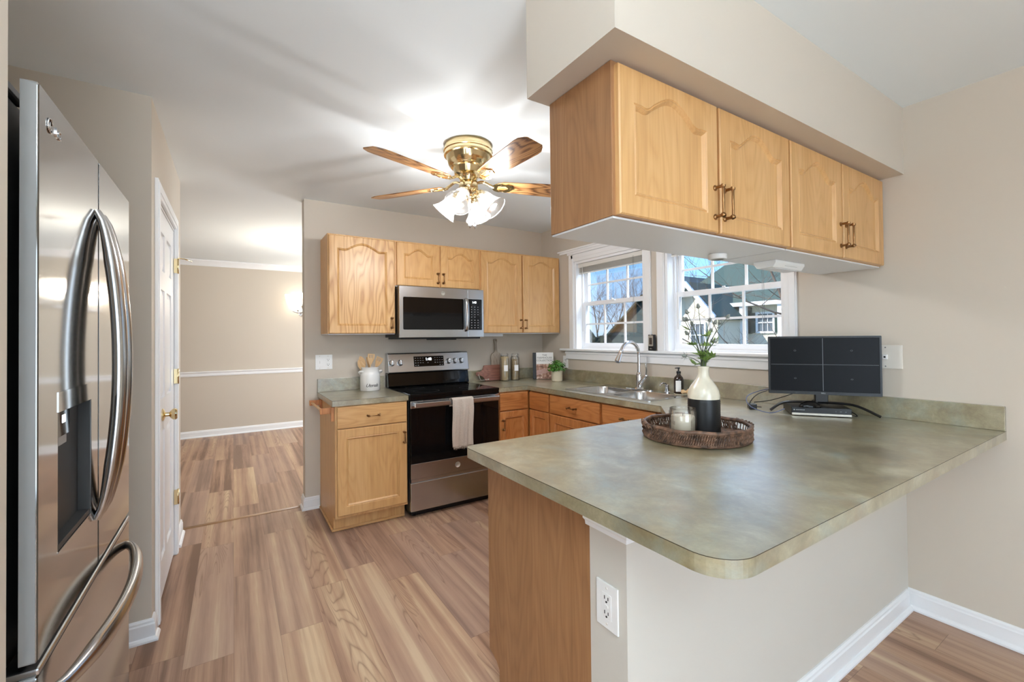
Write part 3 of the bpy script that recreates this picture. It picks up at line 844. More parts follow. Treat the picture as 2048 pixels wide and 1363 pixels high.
# peninsula uppers (two units)
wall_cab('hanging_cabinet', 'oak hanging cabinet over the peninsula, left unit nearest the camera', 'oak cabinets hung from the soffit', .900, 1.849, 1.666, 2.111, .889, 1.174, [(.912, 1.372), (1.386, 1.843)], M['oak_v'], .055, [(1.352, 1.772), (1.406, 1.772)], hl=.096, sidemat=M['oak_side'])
wall_cab('hanging_cabinet', 'oak hanging cabinet over the peninsula, right unit against the window wall', 'oak cabinets hung from the soffit', 1.850, XW - .002, 1.666, 2.111, .889, 1.174, [(1.858, 2.305), (2.319, 2.772)], M['oak_v'], .055, [(2.285, 1.772), (2.339, 1.772)], hl=.096)

# base cabinets
CT = .912; CB = CT - .038


def base_cab(label, x0, x1, depth, fronts, loc, rz, mats, toe=.07, group='oak base cabinets', hollow=False):
    """local frame: x along the face, face frame at y=0, back at y=depth; fronts: callables"""
    r = thing('base_cabinet', label, 'cabinet', loc, rz, group)
    bm = BM(); box(bm, x0, x1, 0, depth, .105, CB - (.20 if hollow else .002)); box(bm, x0, x1, toe, depth, .002, .105)
    if hollow: box(bm, x0, x1, 0, .02, CB - .20, CB - .002)
    obj('body', bm, mats, r, bevel=.0012)
    return r


FB = 3.192                                   # face-frame plane of the range wall base cabinets
r = base_cab('oak base cabinet with a drawer over one door, left of the range', -.2525, .2525, YB - FB - .002, [], (.8375, FB, 0), 0, M['oak_v'])
cab_drawer(r, -.240, .720, .484, .146, -.0004, M['oak_h'])
cab_door(r, -.240, .125, .484, .588, -.0004, 0, M['oak_v'], .222, .61)
bm = BM(); slab(bm, [(-.265, .58), (-.265, .058), (.25, .058), (.25, .068), (-.2535, .068), (-.2535, .58)], .001, .018); obj('toe_moulding', bm, M['oak_h'], r, bevel=.003)
# towel rail on its side
t = thing('towel_rail', 'small wooden towel rail screwed to the left side of the base cabinet', 'towel rail', (.583, 3.46, .84))
for y in (-.235, .245):
    bm = BM(); box(bm, -.018, .001, y - .016, y + .016, -.07, .025); box(bm, -.088, -.018, y - .009, y + .009, -.018, .022, bevel=.003); obj('bracket', bm, M['oak_low'], t)
bm = BM(); cyl(bm, (-.07, -.23, .002), (-.07, .24, .002), .0085, n=14); obj('rod', bm, M['oak_v'], t, smooth=True)

r = base_cab('oak corner base cabinet with drawer front and door, right of the range', -.158, .157, YB - FB - .002, [], (2.032, FB, 0), 0, M['oak_low'])
cab_drawer(r, -.150, .716, .284, .146, -.0004, M['oak_low_h'], handle=False)
cab_door(r, -.150, .125, .284, .582, -.0004, 0, M['oak_low'], -.125, .60)
XF = 2.19                                   # face plane of the sink run
r = base_cab('narrow oak base cabinet in the inside corner of the sink run', -.145, .145, XW - XF - .003, [], (XF, 3.027, 0), -PI / 2, M['oak_low'])
cab_drawer(r, -.136, .716, .272, .146, -.0004, M['oak_low_h'], handle=False)
cab_door(r, -.136, .125, .272, .582, -.0004, 0, M['oak_low'])
r = base_cab('oak sink base cabinet with false drawer fronts below the sink', -.30, .30, XW - XF - .003, [], (XF, 2.580, 0), -PI / 2, M['oak_low'], hollow=True)
bodyname = [c for c in r.children if c.name.startswith('body')][0]
cab_drawer(r, -.290, .716, .575, .146, -.0004, M['oak_low_h'])
cab_door(r, -.290, .125, .575, .582, -.0004, 0, M['oak_low'], .26, .6)
r = base_cab('oak base cabinet with wide drawer front, next to the peninsula end of the sink run', -.24, .24, XW - XF - .003, [], (XF, 2.037, 0), -PI / 2, M['oak_low'], hollow=True)
cab_drawer(r, -.231, .716, .462, .146, -.0004, M['oak_low_h'])
cab_door(r, -.231, .125, .462, .582, -.0004, 0, M['oak_low'], .2, .6)
# peninsula base (its doors face the range)
r = thing('base_cabinet', 'oak peninsula base cabinet with plain wooden end panel facing the walkway', 'cabinet', (.855, 1.24, 0), group='oak base cabinets')
bm = BM(); box(bm, .014, XW - .855 - .003, -.297, .29, .105, CB - .002); box(bm, .014, XW - .855 - .003, -.297, .215, .002, .105); obj('body', bm, M['oak_low'], r)
mp = Matrix(((0, 0, 1, 0), (1, 0, 0, 0), (0, 1, 0, 0), (0, 0, 0, 1)))
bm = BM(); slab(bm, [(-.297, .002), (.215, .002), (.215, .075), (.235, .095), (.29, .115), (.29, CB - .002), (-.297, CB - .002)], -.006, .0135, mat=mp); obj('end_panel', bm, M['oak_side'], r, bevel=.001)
for k in range(2):
    dd = obj('door', door_bm(.45, .58, 0), M['oak_low'], r, loc=(.50 + k * .465, .2905, .125)); dd.rotation_euler = (0, 0, PI)
    d2 = BM(); box(d2, 0, .45, -.019, 0, 0, .146, bevel=.004); d3 = obj('drawer', d2, M['oak_low_h'], r, loc=(.50 + k * .465, .2905, .716)); d3.rotation_euler = (0, 0, PI)


# ------------------------------------------------------------------ counters
def countertop(name, label, outline, holes, loc, bs):
    r = thing(name, label, 'countertop', loc)
    ox, oy, oz = loc
    sh = lambda L: [(x - ox, y - oy) for x, y in L]
    bm = BM()
    slab(bm, sh(outline), CB - oz, CT - .0022 - oz, [sh(h) for h in holes], top=False)
    slab(bm, sh(outline), CT - .0022 - oz, CT - .0006 - oz, [sh(h) for h in holes], top=False, bottom=False, mi=1)
    slab(bm, sh(outline), CT - .0006 - oz, CT - oz, [sh(h) for h in holes], bottom=False)
    obj('worktop', bm, [M['lam'], M['kraft']], r)
    for x0, x1, y0, y1 in bs:
        bm = BM(); box(bm, x0 - ox, x1 - ox, y0 - oy, y1 - oy, CT - oz + .0003, CT + .104 - oz)
        obj('backsplash', bm, M['lam'], r, bevel=.0015)
    return r


countertop('countertop', 'short mottled green laminate countertop left of the range', [(.566, YB - .001), (.566, 3.172), (1.096, 3.172), (1.096, YB - .001)], [], (.83, 3.49, CB), [(.566, 1.096, YB - .02, YB - .001)])
sink_hole = rrect(2.262, 2.700, 1.925, 2.755, .06)
outl = round_poly([(1.866, YB - .001, 0), (1.866, 3.172, 0), (2.158, 3.172, 0), (2.158, 1.755, .02), (1.95, 1.552, .02), (.757, 1.552, .035), (.757, .469, .085), (XW - .001, .469, 0), (XW - .001, YB - .001, 0)])
countertop('countertop', 'large mottled green laminate countertop running past the sink onto the peninsula', outl, [sink_hole], (1.7, 1.4, CB), [(1.866, XW - .0205, YB - .02, YB - .001), (XW - .02, XW - .001, .469, YB - .001)])

# ------------------------------------------------------------------ sink, faucet and deck fittings
sk = thing('sink', 'double bowl stainless steel drop-in sink under the left window', 'sink', (2.48, 2.34, CT))
bm = BM()
rim = rrect(-.245, .245, -.43, .43, .03)
bowls = [rrect(-.205, .14, .012, .385, .07), rrect(-.205, .14, -.385, -.012, .07)]
slab(bm, rim, .0004, .004, bowls)
def shrink(L, e, cx, cy):
    return [(cx + (x - cx) * (1 - e), cy + (y - cy) * (1 - e)) for x, y in L]
for (L, cy) in ((bowls[0], .1985), (bowls[1], -.1985)):
    cx = -.0325; lay = [(L, .004), (shrink(L, .02, cx, cy), -.004), (shrink(L, .05, cx, cy), -.12), (shrink(L, .12, cx, cy), -.165), (shrink(L, .3, cx, cy), -.175), (shrink(L, .93, cx, cy), -.178)]
    prev = None
    for lp, z in lay:
        vs = [bm.verts.new((x, y, z)) for x, y in lp]
        if prev:
            for i in range(len(vs)):
                f = bm.faces.new((prev[i], prev[(i + 1) % len(vs)], vs[(i + 1) % len(vs)], vs[i])); f.smooth = True
        prev = vs
    bm.faces.new(prev)
obj('basin', bm, M['sinksteel'], sk)
for cy in (.1985, -.1985):
    bm = BM(); lathe(bm, [(0, 0), (.03, 0), (.042, .002), (.045, .0)], 24, (-.0325, cy, -.1765)); obj('drain', bm, M['chrome'], sk)

fx, fy = 2.665, 2.372
fa = thing('faucet', 'tall chrome gooseneck pull-down faucet behind the sink', 'faucet', (fx, fy, CT + .0045))
bm = BM(); slab(bm, rrect(-.03, .03, -.13, .13, .03), 0, .008); lathe(bm, [(.036, .008), (.032, .014), (.027, .02)], 24, (0, 0, 0)); obj('escutcheon', bm, M['chrome'], fa, bevel=.002)
bm = BM(); lathe(bm, [(.026, .010), (.024, .06), (.023, .10), (.020, .125), (.015, .135)], 24)
obj('body', bm, M['chrome'], fa, smooth=True)
hd = Vector((-.97, -.05, 0)).normalized()
pts = [(0, 0, .12), (0, 0, .22), (0, 0, .265)]
for k in range(1, 13):
    a = PI * k / 12 * .88; c = Vector((0, 0, .265)) + hd * .105
    pts.append(tuple(c - hd * .105 * math.cos(a) + Vector((0, 0, .105 * math.sin(a)))))
bm = BM(); tube(bm, pts, .0125, 14); obj('gooseneck', bm, M['chrome'], fa, smooth=True)
e1 = Vector(pts[-1]); dirn = (Vector(pts[-1]) - Vector(pts[-2])).normalized()
bm = BM(); lathe(bm, [(.0145, -.005), (.0165, 0), (.0165, .006), (.0145, .01), (.017, .03), (.0225, .075), (.024, .088), (.020, .092), (0, .092)], 20, e1, dirn)
obj('spray_head', bm, M['chrome'], fa, smooth=True)
bm = BM(); cyl(bm, (0, 0, .19), (0, 0, .198), .0155, n=20); obj('collar', bm, M['chrome'], fa, smooth=True)
bm = BM(); cyl(bm, (0, -.01, .045), (.004, -.058, .10), .022, .018, n=18); lathe(bm, [(.018, 0), (.019, .01), (.012, .022), (0, .026)], 18, (.004, -.058, .10), (.004, -.048, .055))
tube(bm, [(.004, -.066, .112), (.0, -.074, .15), (-.008, -.078, .205)], [.0085, .0075, .0095], 10, sx=.7)
obj('lever', bm, M['chrome'], fa, smooth=True)
sd = thing('soap_pump', 'small chrome built-in soap pump beside the faucet', 'soap pump', (2.68, 2.125, CT + .0045))
bm = BM(); lathe(bm, [(0, 0), (.022, 0), (.022, .006), (.015, .012), (.014, .045), (.017, .05), (.017, .056), (.008, .062), (0, .064)], 20); obj('base', bm, M['chrome'], sd, smooth=True)
bm = BM(); tube(bm, catmull([(0, 0, .052), (-.012, 0, .066), (-.035, .005, .072), (-.058, .008, .062), (-.066, .009, .052)], 4), .0062, 8); obj('spout', bm, M['chrome'], sd, smooth=True)

# ================================================================== RANGE
RX0, RX1 = 1.1005, 1.8615; rc = (RX0 + RX1) / 2; RFY = 3.155
rg = thing('range', 'stainless steel electric range with black glass cooktop and oven door', 'stove', (rc, RFY, 0))
hw = (RX1 - RX0) / 2
bm = BM(); box(bm, -hw, hw, .035, YB - RFY - .03, .04, .895); box(bm, -hw + .03, hw - .03, .06, .5, .0, .04); obj('body', bm, M['black'], rg, bevel=.003)
bm = BM(); box(bm, -hw - .001, hw + .001, -.006, YB - RFY - .09, .896, .917, bevel=.004); box(bm, -hw, hw, .0, .034, .872, .896)
obj('cooktop', bm, M['blackglass'], rg)
for bx_, by_, br in ((-.19, .16, .10), (.19, .16, .085), (-.19, .42, .075), (.19, .42, .10)):
    vs0 = [(bx_ + br * math.cos(a * PI / 24), by_ + br * math.sin(a * PI / 24), .9173) for a in range(48)]
    rings = BM(); tube(rings, vs0, .0011, 4, closed=True, sy=.3); obj('burner_ring', rings, M['darkgrey'], rg)
# door
bm = BM(); box(bm, -hw + .003, hw - .003, 0, .034, .29, .866, bevel=.004); dd = obj('oven_door', bm, M['blackglass'], rg)
bm = BM(); box(bm, -hw + .003, hw - .003, -.0035, .0, .812, .866, bevel=.0015); obj('top_trim', bm, M['steel'], dd)
bm = BM(); box(bm, -hw + .003, hw - .003, -.0035, 0, .29, .402, bevel=.0015); obj('bottom_trim', bm, M['steel'], dd)
bm = BM(); box(bm, -hw + .02, hw - .02, -.052, -.034, .822, .858, bevel=.006)
for s in (-1, 1): box(bm, s * (hw - .045) - .018, s * (hw - .045) + .018, -.036, -.0035, .827, .853, bevel=.004)
obj('door_handle', bm, M['steel'], dd)
bm = BM(); lathe(bm, [(0, 0), (.0215, 0), (.0215, .0012), (.0195, .0012), (.0195, .0006), (0, .0006)], 28, (0, -.0036, .345), (0, -1, 0)); face_text(bm, Matrix.Identity(4))
tb = text_mesh('GE', .02, shear=.35); face_text(tb, Matrix.Translation((0, -.0048, .345)) @ FRONT); me_ = bpy.data.meshes.new('t'); tb.to_mesh(me_); bm.from_mesh(me_); bpy.data.meshes.remove(me_); tb.free()
obj('emblem', bm, M['silver'], dd)
bm = BM(); box(bm, -hw + .003, hw - .003, .0, .034, .052, .262, bevel=.004); box(bm, -hw + .01, hw - .01, .01, .034, .262, .285); obj('storage_drawer', bm, M['steel'], rg)
for s in (-1, 1):
    for y in (.07, .5):
        bm = BM(); cyl(bm, (s * (hw - .05), y, 0.001), (s * (hw - .05), y, .041), .018, n=14); obj('foot', bm, M['black'], rg)
# back guard
by = 3.71 - RFY
mpz = Matrix(((0, 0, 1, 0), (1, 0, 0, 0), (0, 1, 0, 0), (0, 0, 0, 1)))
bm = BM(); slab(bm, [(by + .005, .917), (by - .02, .925), (by - .012, .955), (by + .006, 1.035), (by + .08, 1.035), (by + .08, .917)], -hw + .005, hw - .005, mat=mpz); obj('vent_riser', bm, M['blackglass'], rg, bevel=.003)
bm = BM(); slab(bm, [(by - .016, 1.036), (by - .019, 1.045), (by + .012, 1.196), (by + .022, 1.205), (by + .085, 1.205), (by + .085, 1.036)], -hw + .004, hw - .004, mat=mpz); cp = obj('control_panel', bm, M['steel'], rg, bevel=.004)
tilt = math.atan2(.031, .151)
def on_panel(x, z, out=0.0):
    y = by - .019 + (z - 1.045) * .031 / .151
    return Matrix.Translation((x, y, z)) @ Matrix.Rotation(-tilt, 4, 'X') @ Matrix.Translation((0, -out, 0))
bm = BM(); box(bm, -.14, .14, -.0025, .0, -.045, .045, bevel=.001); xf(bm, 0, on_panel(-.01, 1.128)); obj('display', bm, M['blackglass'], rg)
bm = BM()
for i in range(12):
    for j in range(4):
        if 4 <= i <= 6 and j >= 2: continue
        if i in (4, 6, 7): continue
        if j == 0 and i in (2, 3, 5, 8, 9): continue
        x = -.125 + i * .0227; z = -.034 + j * .021; box(bm, x - .0055, x + .0055, -.0032, -.0025, z - .0016, z + .0016)
xf(bm, 0, on_panel(-.01, 1.128)); obj('keypad', bm, M['keys'], rg)
tb = text_mesh('1:40', .034); face_text(tb, on_panel(-.015, 1.145, .0032) @ FRONT); obj('clock_digits', tb, M['lcd'], rg)
for kx in (-.345, -.272, .178, .240, .304):
    bm = BM(); lathe(bm, [(0, 0), (.026, 0), (.026, .006), (.023, .008), (.0215, .026), (.019, .030), (0, .030)], 24, (0, 0, 0), (0, -1, 0)); box(bm, -.005, .005, -.036, -.028, -.019, .019, bevel=.002)
    xf(bm, 0, on_panel(kx, 1.122)); obj('knob', bm, M['steel'], rg, smooth=True)

# dish towel over the oven handle
tw = thing('dish_towel', 'oatmeal waffle-weave dish towel hanging over the oven door handle', 'towel', (1.497, RFY - .043, .865))
bm = BM(); nx_, nz_ = 40, 60; grid = []
for j in range(nz_ + 1):
    row = []
    s = j / nz_ * .475 - .06      # path length from the rear flap over the bar and down
    for i in range(nx_ + 1):
        u = i / nx_ - .5; fold = .0055 * math.sin(u * 15 + .6) + .003 * math.sin(u * 31 + s * 6)
        if s < 0: y = .0215; z = s
        elif s < .05: a = s / .05 * PI; y = .0215 * math.cos(a); z = .008 * math.sin(a)
        else:
            q = s - .05; y = -.0215 - .004 - (fold + .006) * min(1, q / .08); z = -q
        wv = .0009 * (math.sin(u * nx_ * PI) * math.sin(j * PI))
        row.append(bm.verts.new((u * .178 * (1 - .06 * max(0, s)) + .004 * math.sin(s * 14), y + wv, z)))
    grid.append(row)
for j in range(nz_):
    for i in range(nx_):
        f = bm.faces.new((grid[j][i], grid[j][i + 1], grid[j + 1][i + 1], grid[j + 1][i])); f.smooth = True
o = obj('cloth', bm, M['towel'], tw); md = o.modifiers.new('thickness', 'SOLIDIFY'); md.thickness = .0035
bm = BM()
for i in range(46):
    x = -.082 + i * .0036 + random.uniform(-.0006, .0006); l_ = random.uniform(.012, .022)
    y = -.0315 - .0055 * math.sin((x / .178) * 15 + .6); tube(bm, [(x, y, -.362), (x + random.uniform(-.002, .002), y - .001, -.366 - l_)], .0012, 4)
obj('fringe', bm, M['towel'], tw)

# ================================================================== MICROWAVE
MY = 3.405
mw = thing('microwave', 'stainless over-the-range microwave with black glass window', 'microwave', (1.4845, YB, 1.336))
h2 = .3765; mh = .414
fy_ = MY - YB
bm = BM(); box(bm, -h2 + .002, h2 - .002, fy_ + .022, -.002, .004, mh - .002); box(bm, -h2 + .02, h2 - .02, fy_ + .03, -.03, -.012, .004); box(bm, -.10, .13, fy_ + .035, fy_ + .14, -.020, -.012); obj('body', bm, M['black'], mw, bevel=.002)
split = .222
bm = BM(); slab(bm, [(-h2, .002), (split, .002), (split, mh - .002), (-h2, mh - .002)], 0, .02, [rrect(-h2 + .03, split - .002 - .036, .065, .325, .01)], mat=Matrix.Translation((0, fy_ + .02, 0)) @ FRONT); md_ = obj('door', bm, M['steel'], mw, bevel=.0015)
bm = BM(); slab(bm, rrect(-h2 + .0305, split - .0385, .0655, .3245, .01), 0, .0165, mat=Matrix.Translation((0, fy_ + .0185, 0)) @ FRONT); obj('window', bm, M['blackglass'], md_)
bm = BM(); tube(bm, catmull([(split - .019, fy_ + .001, .055), (split - .019, fy_ - .024, .068), (split - .019, fy_ - .034, .12), (split - .019, fy_ - .037, .195), (split - .019, fy_ - .034, .27), (split - .019, fy_ - .024, .318), (split - .019, fy_ + .001, .33)], 5), .013, 12, sx=1.2, sy=.6, upv=(0, 1, 0)); obj('handle', bm, M['steel_v'], md_, smooth=True)
bm = BM(); lathe(bm, [(0, 0), (.017, 0), (.017, .0012), (.015, .0012), (.015, .0006), (0, .0006)], 28, (-.005, fy_ - .0002, .367), (0, -1, 0)); tb = text_mesh('GE', .016, shear=.35); face_text(tb, Matrix.Translation((-.005, fy_ - .0016, .367)) @ FRONT); me_ = bpy.data.meshes.new('t'); tb.to_mesh(me_); bm.from_mesh(me_); bpy.data.meshes.remove(me_); tb.free()
obj('emblem', bm, M['silver'], md_)
bm = BM(); box(bm, split + .002, h2, fy_, fy_ + .02, .002, mh - .002, bevel=.0015); obj('control_panel', bm, M['steel'], mw)
bm = BM(); slab(bm, rrect(split + .006, h2 - .018, .062, .328, .006), 0, .0012, mat=Matrix.Translation((0, fy_ - .0002, 0)) @ FRONT); obj('keypad_glass', bm, M['blackglass'], mw)
bm = BM()
cx0 = split + .036
for j in range(9):
    for i in range(3):
        if j in (4,) and i == 2: continue
        x = cx0 + i * .031; z = .082 + j * .0215 + (.006 if j > 3 else 0); s = .0045 if j < 4 else .0035
        box(bm, x - s, x + s, fy_ - .0022, fy_ - .0014, z - .0022, z + .0022)
obj('keypad', bm, M['keys'], mw)
tb = text_mesh('1:40', .024); face_text(tb, Matrix.Translation((split + .062, fy_ - .0022, .300)) @ FRONT); obj('clock_digits', tb, M['lcd'], mw)

# ================================================================== REFRIGERATOR (doors face +x)
FX = -.295; FY0, FY1 = 1.122, 1.940; FZ = 1.803
fr = thing('refrigerator', 'stainless french-door refrigerator with ice and water dispenser at left edge', 'refrigerator', (-.65, (FY0 + FY1) / 2, 0))
ox, oy = -.65, (FY0 + FY1) / 2
L = lambda x, y: (x - ox, y - oy)
fx0 = FX - ox
bm = BM(); box(bm, -.40, fx0 - .058, FY0 + .004 - oy, FY1 - .004 - oy, .03, FZ - .012); box(bm, -.38, fx0 - .09, FY0 + .02 - oy, FY1 - .02 - oy, .001, .03); box(bm, fx0 - .16, fx0 - .05, FY0 + .02 - oy, FY0 + .12 - oy, FZ - .012, FZ + .012, bevel=.006)
obj('body', bm, M['darkgrey'], fr, bevel=.004)
SE = 1.541
dy0, dy1 = 1.228, 1.466; dz0, dz1 = .915, 1.232
yz = Matrix(((0, 0, 1, 0), (1, 0, 0, 0), (0, 1, 0, 0), (0, 0, 0, 1)))
def fdoor(name, y0, y1, z0, z1, hole=None):
    bm = BM(); c = .012
    o_ = rrect(y0 - oy, y1 - oy, z0, z1, .004, 2); i_ = rrect(y0 - oy + .003, y1 - oy - .003, z0 + .003, z1 - .003, .003, 2)
    slab(bm, o_, fx0 - .024, fx0 - .003, mat=yz, top=False, mi_side=1, mi=1)
    holes = [[(hole[0] - oy, hole[2]), (hole[1] - oy, hole[2]), (hole[1] - oy, hole[3]), (hole[0] - oy, hole[3])]] if hole else []
    slab(bm, i_, fx0 - .003, fx0, holes, mat=yz, bottom=False)
    va = [bm.verts.new((fx0 - .003, y, z)) for y, z in o_]; vb = [bm.verts.new((fx0 - .003, y, z)) for y, z in i_]
    for k in range(len(o_)): bm.faces.new((va[k], va[(k + 1) % len(o_)], vb[(k + 1) % len(o_)], vb[k]))
    box(bm, fx0 - .055, fx0 - .0242, y0 + .006 - oy, y1 - .006 - oy, z0 + .006, z1 - .006, mi=1) if not hole else None
    return obj(name, bm, [M['fridge'], M['fridgeside']], fr)
d1 = fdoor('door', FY0, SE - .003, .762, FZ, (dy0, dy1, dz0, dz1))
d2 = fdoor('door', SE + .003, FY1, .762, FZ)
# dispenser set into the near door
bm = BM(); dep = .022
box(bm, fx0 - dep - .002, fx0 - dep, dy0 - oy, dy1 - oy, dz0, dz1)
box(bm, fx0 - dep, fx0, dy0 - oy, dy0 + .002 - oy, dz0, dz1); box(bm, fx0 - dep, fx0, dy1 - .002 - oy, dy1 - oy, dz0, dz1)
box(bm, fx0 - dep, fx0 - .001, dy0 + .002 - oy, dy1 - .002 - oy, dz0, dz0 + .012); obj('dispenser', bm, M['darkgrey'], d1)
dsp = [c for c in d1.children if c.name.startswith('dispenser')][0]
bm = BM(); box(bm, fx0 - .004, fx0 + .0015, dy0 - oy, dy1 - oy, dz1 - .040, dz1); box(bm, fx0 - .002, fx0 + .0015, dy1 - oy, dy1 + .003 - oy, dz0, dz1); box(bm, fx0 - .002, fx0 + .0015, dy0 - oy, dy1 - oy, dz0 - .003, dz0)
obj('dispenser_frame', bm, M['fridge'], dsp)
bm = BM(); box(bm, fx0 - .02, fx0 - .002, dy0 + .002 - oy, dy0 + .085 - oy, dz1 - .092, dz1 - .032); obj('control_pad', bm, M['blackglass'], dsp)
bm = BM(); box(bm, fx0 - .0022, fx0 - .0015, dy0 + .035 - oy, dy0 + .055 - oy, dz1 - .066, dz1 - .050); obj('lit_icon', bm, M['lcd'], dsp)
bm = BM(); box(bm, fx0 - .02, fx0 - .006, dy0 + .02 - oy, dy0 + .08 - oy, dz1 - .112, dz1 - .092); obj('paddle', bm, M['fridgeside'], dsp)
# raised maker's mark
bm = BM(); ringp = [(0, .0135 * math.cos(a), .0135 * math.sin(a)) for a in [math.radians(20 + k * 320 / 30) for k in range(31)]]
tube(bm, ringp, .0013, 6); tube(bm, [(0, -.004, .006), (0, -.004, -.006), (0, .004, -.006)], .0012, 6); xf(bm, 0, Matrix.Translation((fx0 + .0012, 1.178 - oy, 1.745)))
YZT = Matrix(((0, 0, 1, 0), (1, 0, 0, 0), (0, 1, 0, 0), (0, 0, 0, 1)))
tb = text_mesh('LG', .026, .0012); face_text(tb, Matrix.Translation((fx0 + .001, 1.224 - oy, 1.745)) @ YZT); me_ = bpy.data.meshes.new('t'); tb.to_mesh(me_); bm.from_mesh(me_); bpy.data.meshes.remove(me_); tb.free()
obj('emblem', bm, M['chrome'], d1)
# bowed handles
def bow_handle(parent, p0, p1, out, side, n=16, r=.0185):
    P0, P1 = Vector(p0), Vector(p1); pts = []
    for k in range(n + 1):
        t_ = k / n; b_ = math.sin(PI * t_) ** .62
        pts.append(P0.lerp(P1, t_) + Vector((out * b_, 0, 0)) + side * b_)
    bm = BM(); tube(bm, pts, [r * (.55 + .45 * min(1, 6 * min(k / n, 1 - k / n))) for k in range(n + 1)], 14, sx=1.25, sy=.85, upv=(1, 0, 0)); return obj('handle', bm, M['steel_v'], parent, smooth=True)
bow_handle(d1, (fx0 + .002, SE - .028 - oy, .885), (fx0 + .002, SE - .028 - oy, 1.665), .046, Vector((0, -.004, 0)), 30)
bow_handle(d2, (fx0 + .002, SE + .028 - oy, .885), (fx0 + .002, SE + .028 - oy, 1.665), .046, Vector((0, .004, 0)), 30)
dfz = fdoor('freezer_drawer', FY0, FY1, .055, .738)
bm = BM(); box(bm, fx0 - .05, fx0 + .002, FY0 + .002 - oy, FY1 - .002 - oy, .7385, .752, bevel=.004); obj('drawer_lip', bm, M['steel'], dfz)
bow_handle(dfz, (fx0 + .002, FY1 - .05 - oy, .672), (fx0 + .002, FY0 + .05 - oy, .672), .062, Vector((0, 0, -.0)), 30)
bm = BM(); box(bm, fx0 - .04, fx0 - .02, FY0 + .03 - oy, FY1 - .03 - oy, .006, .05); obj('kick_grille', bm, M['darkgrey'], fr)

# ================================================================== CEILING FAN
CX, CY = 1.15, 2.27
fan = thing('ceiling_fan', 'brass flush-mount ceiling fan with five wooden blades and four lit glass shades', 'ceiling fan', (CX, CY, CH))
bm = BM(); lathe(bm, [(.132, -.0005), (.137, -.006), (.138, -.03), (.142, -.034), (.142, -.040), (.136, -.044), (.136, -.056), (.140, -.060), (.139, -.066), (.128, -.070), (.121, -.095), (.112, -.120), (.104, -.125), (.100, -.132), (.088, -.136), (.082, -.16), (.080, -.17), (.058, -.178), (.052, -.19), (.050, -.21), (0, -.211)], 48)
obj('motor_housing', bm, M['brass'], fan, smooth=True)
bm = BM(); lathe(bm, [(.03, -.205), (.046, -.212), (.054, -.228), (.056, -.245), (.050, -.262), (.034, -.276), (.022, -.285), (.020, -.30), (.012, -.31), (0, -.312)], 32)
obj('light_fitter', bm, M['brass'], fan, smooth=True)
PH = math.radians(198.4)
for k in range(5):
    a = PH - k * math.radians(72)
    Rz = Matrix.Rotation(a, 4, 'Z')
    bm = BM(); rr = []
    outline = [(.165, -.035), (.20, -.050), (.40, -.064), (.58, -.072), (.612, -.070), (.645, -.052), (.655, -.042), (.655, .042), (.645, .052), (.612, .070), (.58, .072), (.40, .064), (.20, .050), (.165, .035)]
    slab(bm, outline, -.003, .003)
    bo = obj('blade', bm, M['walnut'], fan, bevel=.001)
    bo.matrix_local = Rz @ Matrix.Translation((0, 0, -.225)) @ Matrix.Rotation(math.radians(-12), 4, 'X')
    bm = BM()
    tube(bm, catmull([(.045, 0, .010), (.085, 0, .022), (.12, 0, .008), (.15, 0, -.006)], 4), .0075, 8, sx=1.6)
    arm = [(.14, -.012), (.155, -.034), (.185, -.046), (.21, -.036), (.225, -.046), (.25, -.034), (.262, -.012), (.275, 0), (.262, .012), (.25, .034), (.225, .046), (.21, .036), (.185, .046), (.155, .034), (.14, .012)]
    slab(bm, arm, -.0085, -.0032, [[(.17, -.018), (.215, -.02), (.235, 0), (.215, .02), (.17, .018)]])
    for sx_, sy_ in ((.185, -.03), (.185, .03), (.25, 0)): lathe(bm, [(0, -.003), (.005, -.002), (.006, 0)], 10, (sx_, sy_, -.0085))
    ao = obj('blade_bracket', bm, M['brass'], fan, smooth=True)
    ao.matrix_local = Rz @ Matrix.Translation((0, 0, -.225)) @ Matrix.Rotation(math.radians(-12), 4, 'X')
nd = (-F0 * math.cos(math.radians(16)) - R0 * math.sin(math.radians(16)))
a0 = math.atan2(nd.y, nd.x)
for k in range(4):
    a = a0 + k * PI / 2; d = Vector((math.cos(a), math.sin(a), 0))
    s0 = d * .045 + Vector((0, 0, -.262)); ax = (d * .70 + Vector((0, 0, -.72))).normalized()
    bm = BM(); tube(bm, catmull([d * .03 + Vector((0, 0, -.25)), d * .045 + Vector((0, 0, -.262)), d * .062 + Vector((0, 0, -.278))], 4), .010, 10)
    lathe(bm, [(.012, 0), (.024, .004), (.027, .02), (.024, .03)], 20, d * .062 + Vector((0, 0, -.278)), ax)
    obj('lamp_socket', bm, M['brass'], fan, smooth=True)
    base = d * .066 + Vector((0, 0, -.282))
    bm = BM(); lathe(bm, [(.022, .002), (.030, .010), (.038, .03), (.042, .05), (.046, .078), (.055, .105), (.071, .130), (.074, .134)], 60, base, ax, rib=.018, nrib=30)
    so = obj('glass_shade', bm, M['shade'], fan, smooth=True, angle=80)
    bm = BM(); lathe(bm, [(.0728, .1325), (.0760, .1345), (.0728, .1365)], 48, base, ax); obj('shade_rim', bm, M['ceramic'], so, smooth=True)
    bm = BM(); lathe(bm, [(0, .01), (.010, .012), (.012, .025), (.021, .045), (.024, .062), (.020, .078), (.010, .088), (0, .091)], 20, base, ax)
    obj('bulb', bm, M['bulb'], fan, smooth=True)
    p = Vector((CX, CY, CH)) + base + ax * .114
    lp = lamp('fan_bulb_light', 'POINT', p, LIGHTS['fan'], (.97, .975, 1.0), shadow_soft_size=.02)
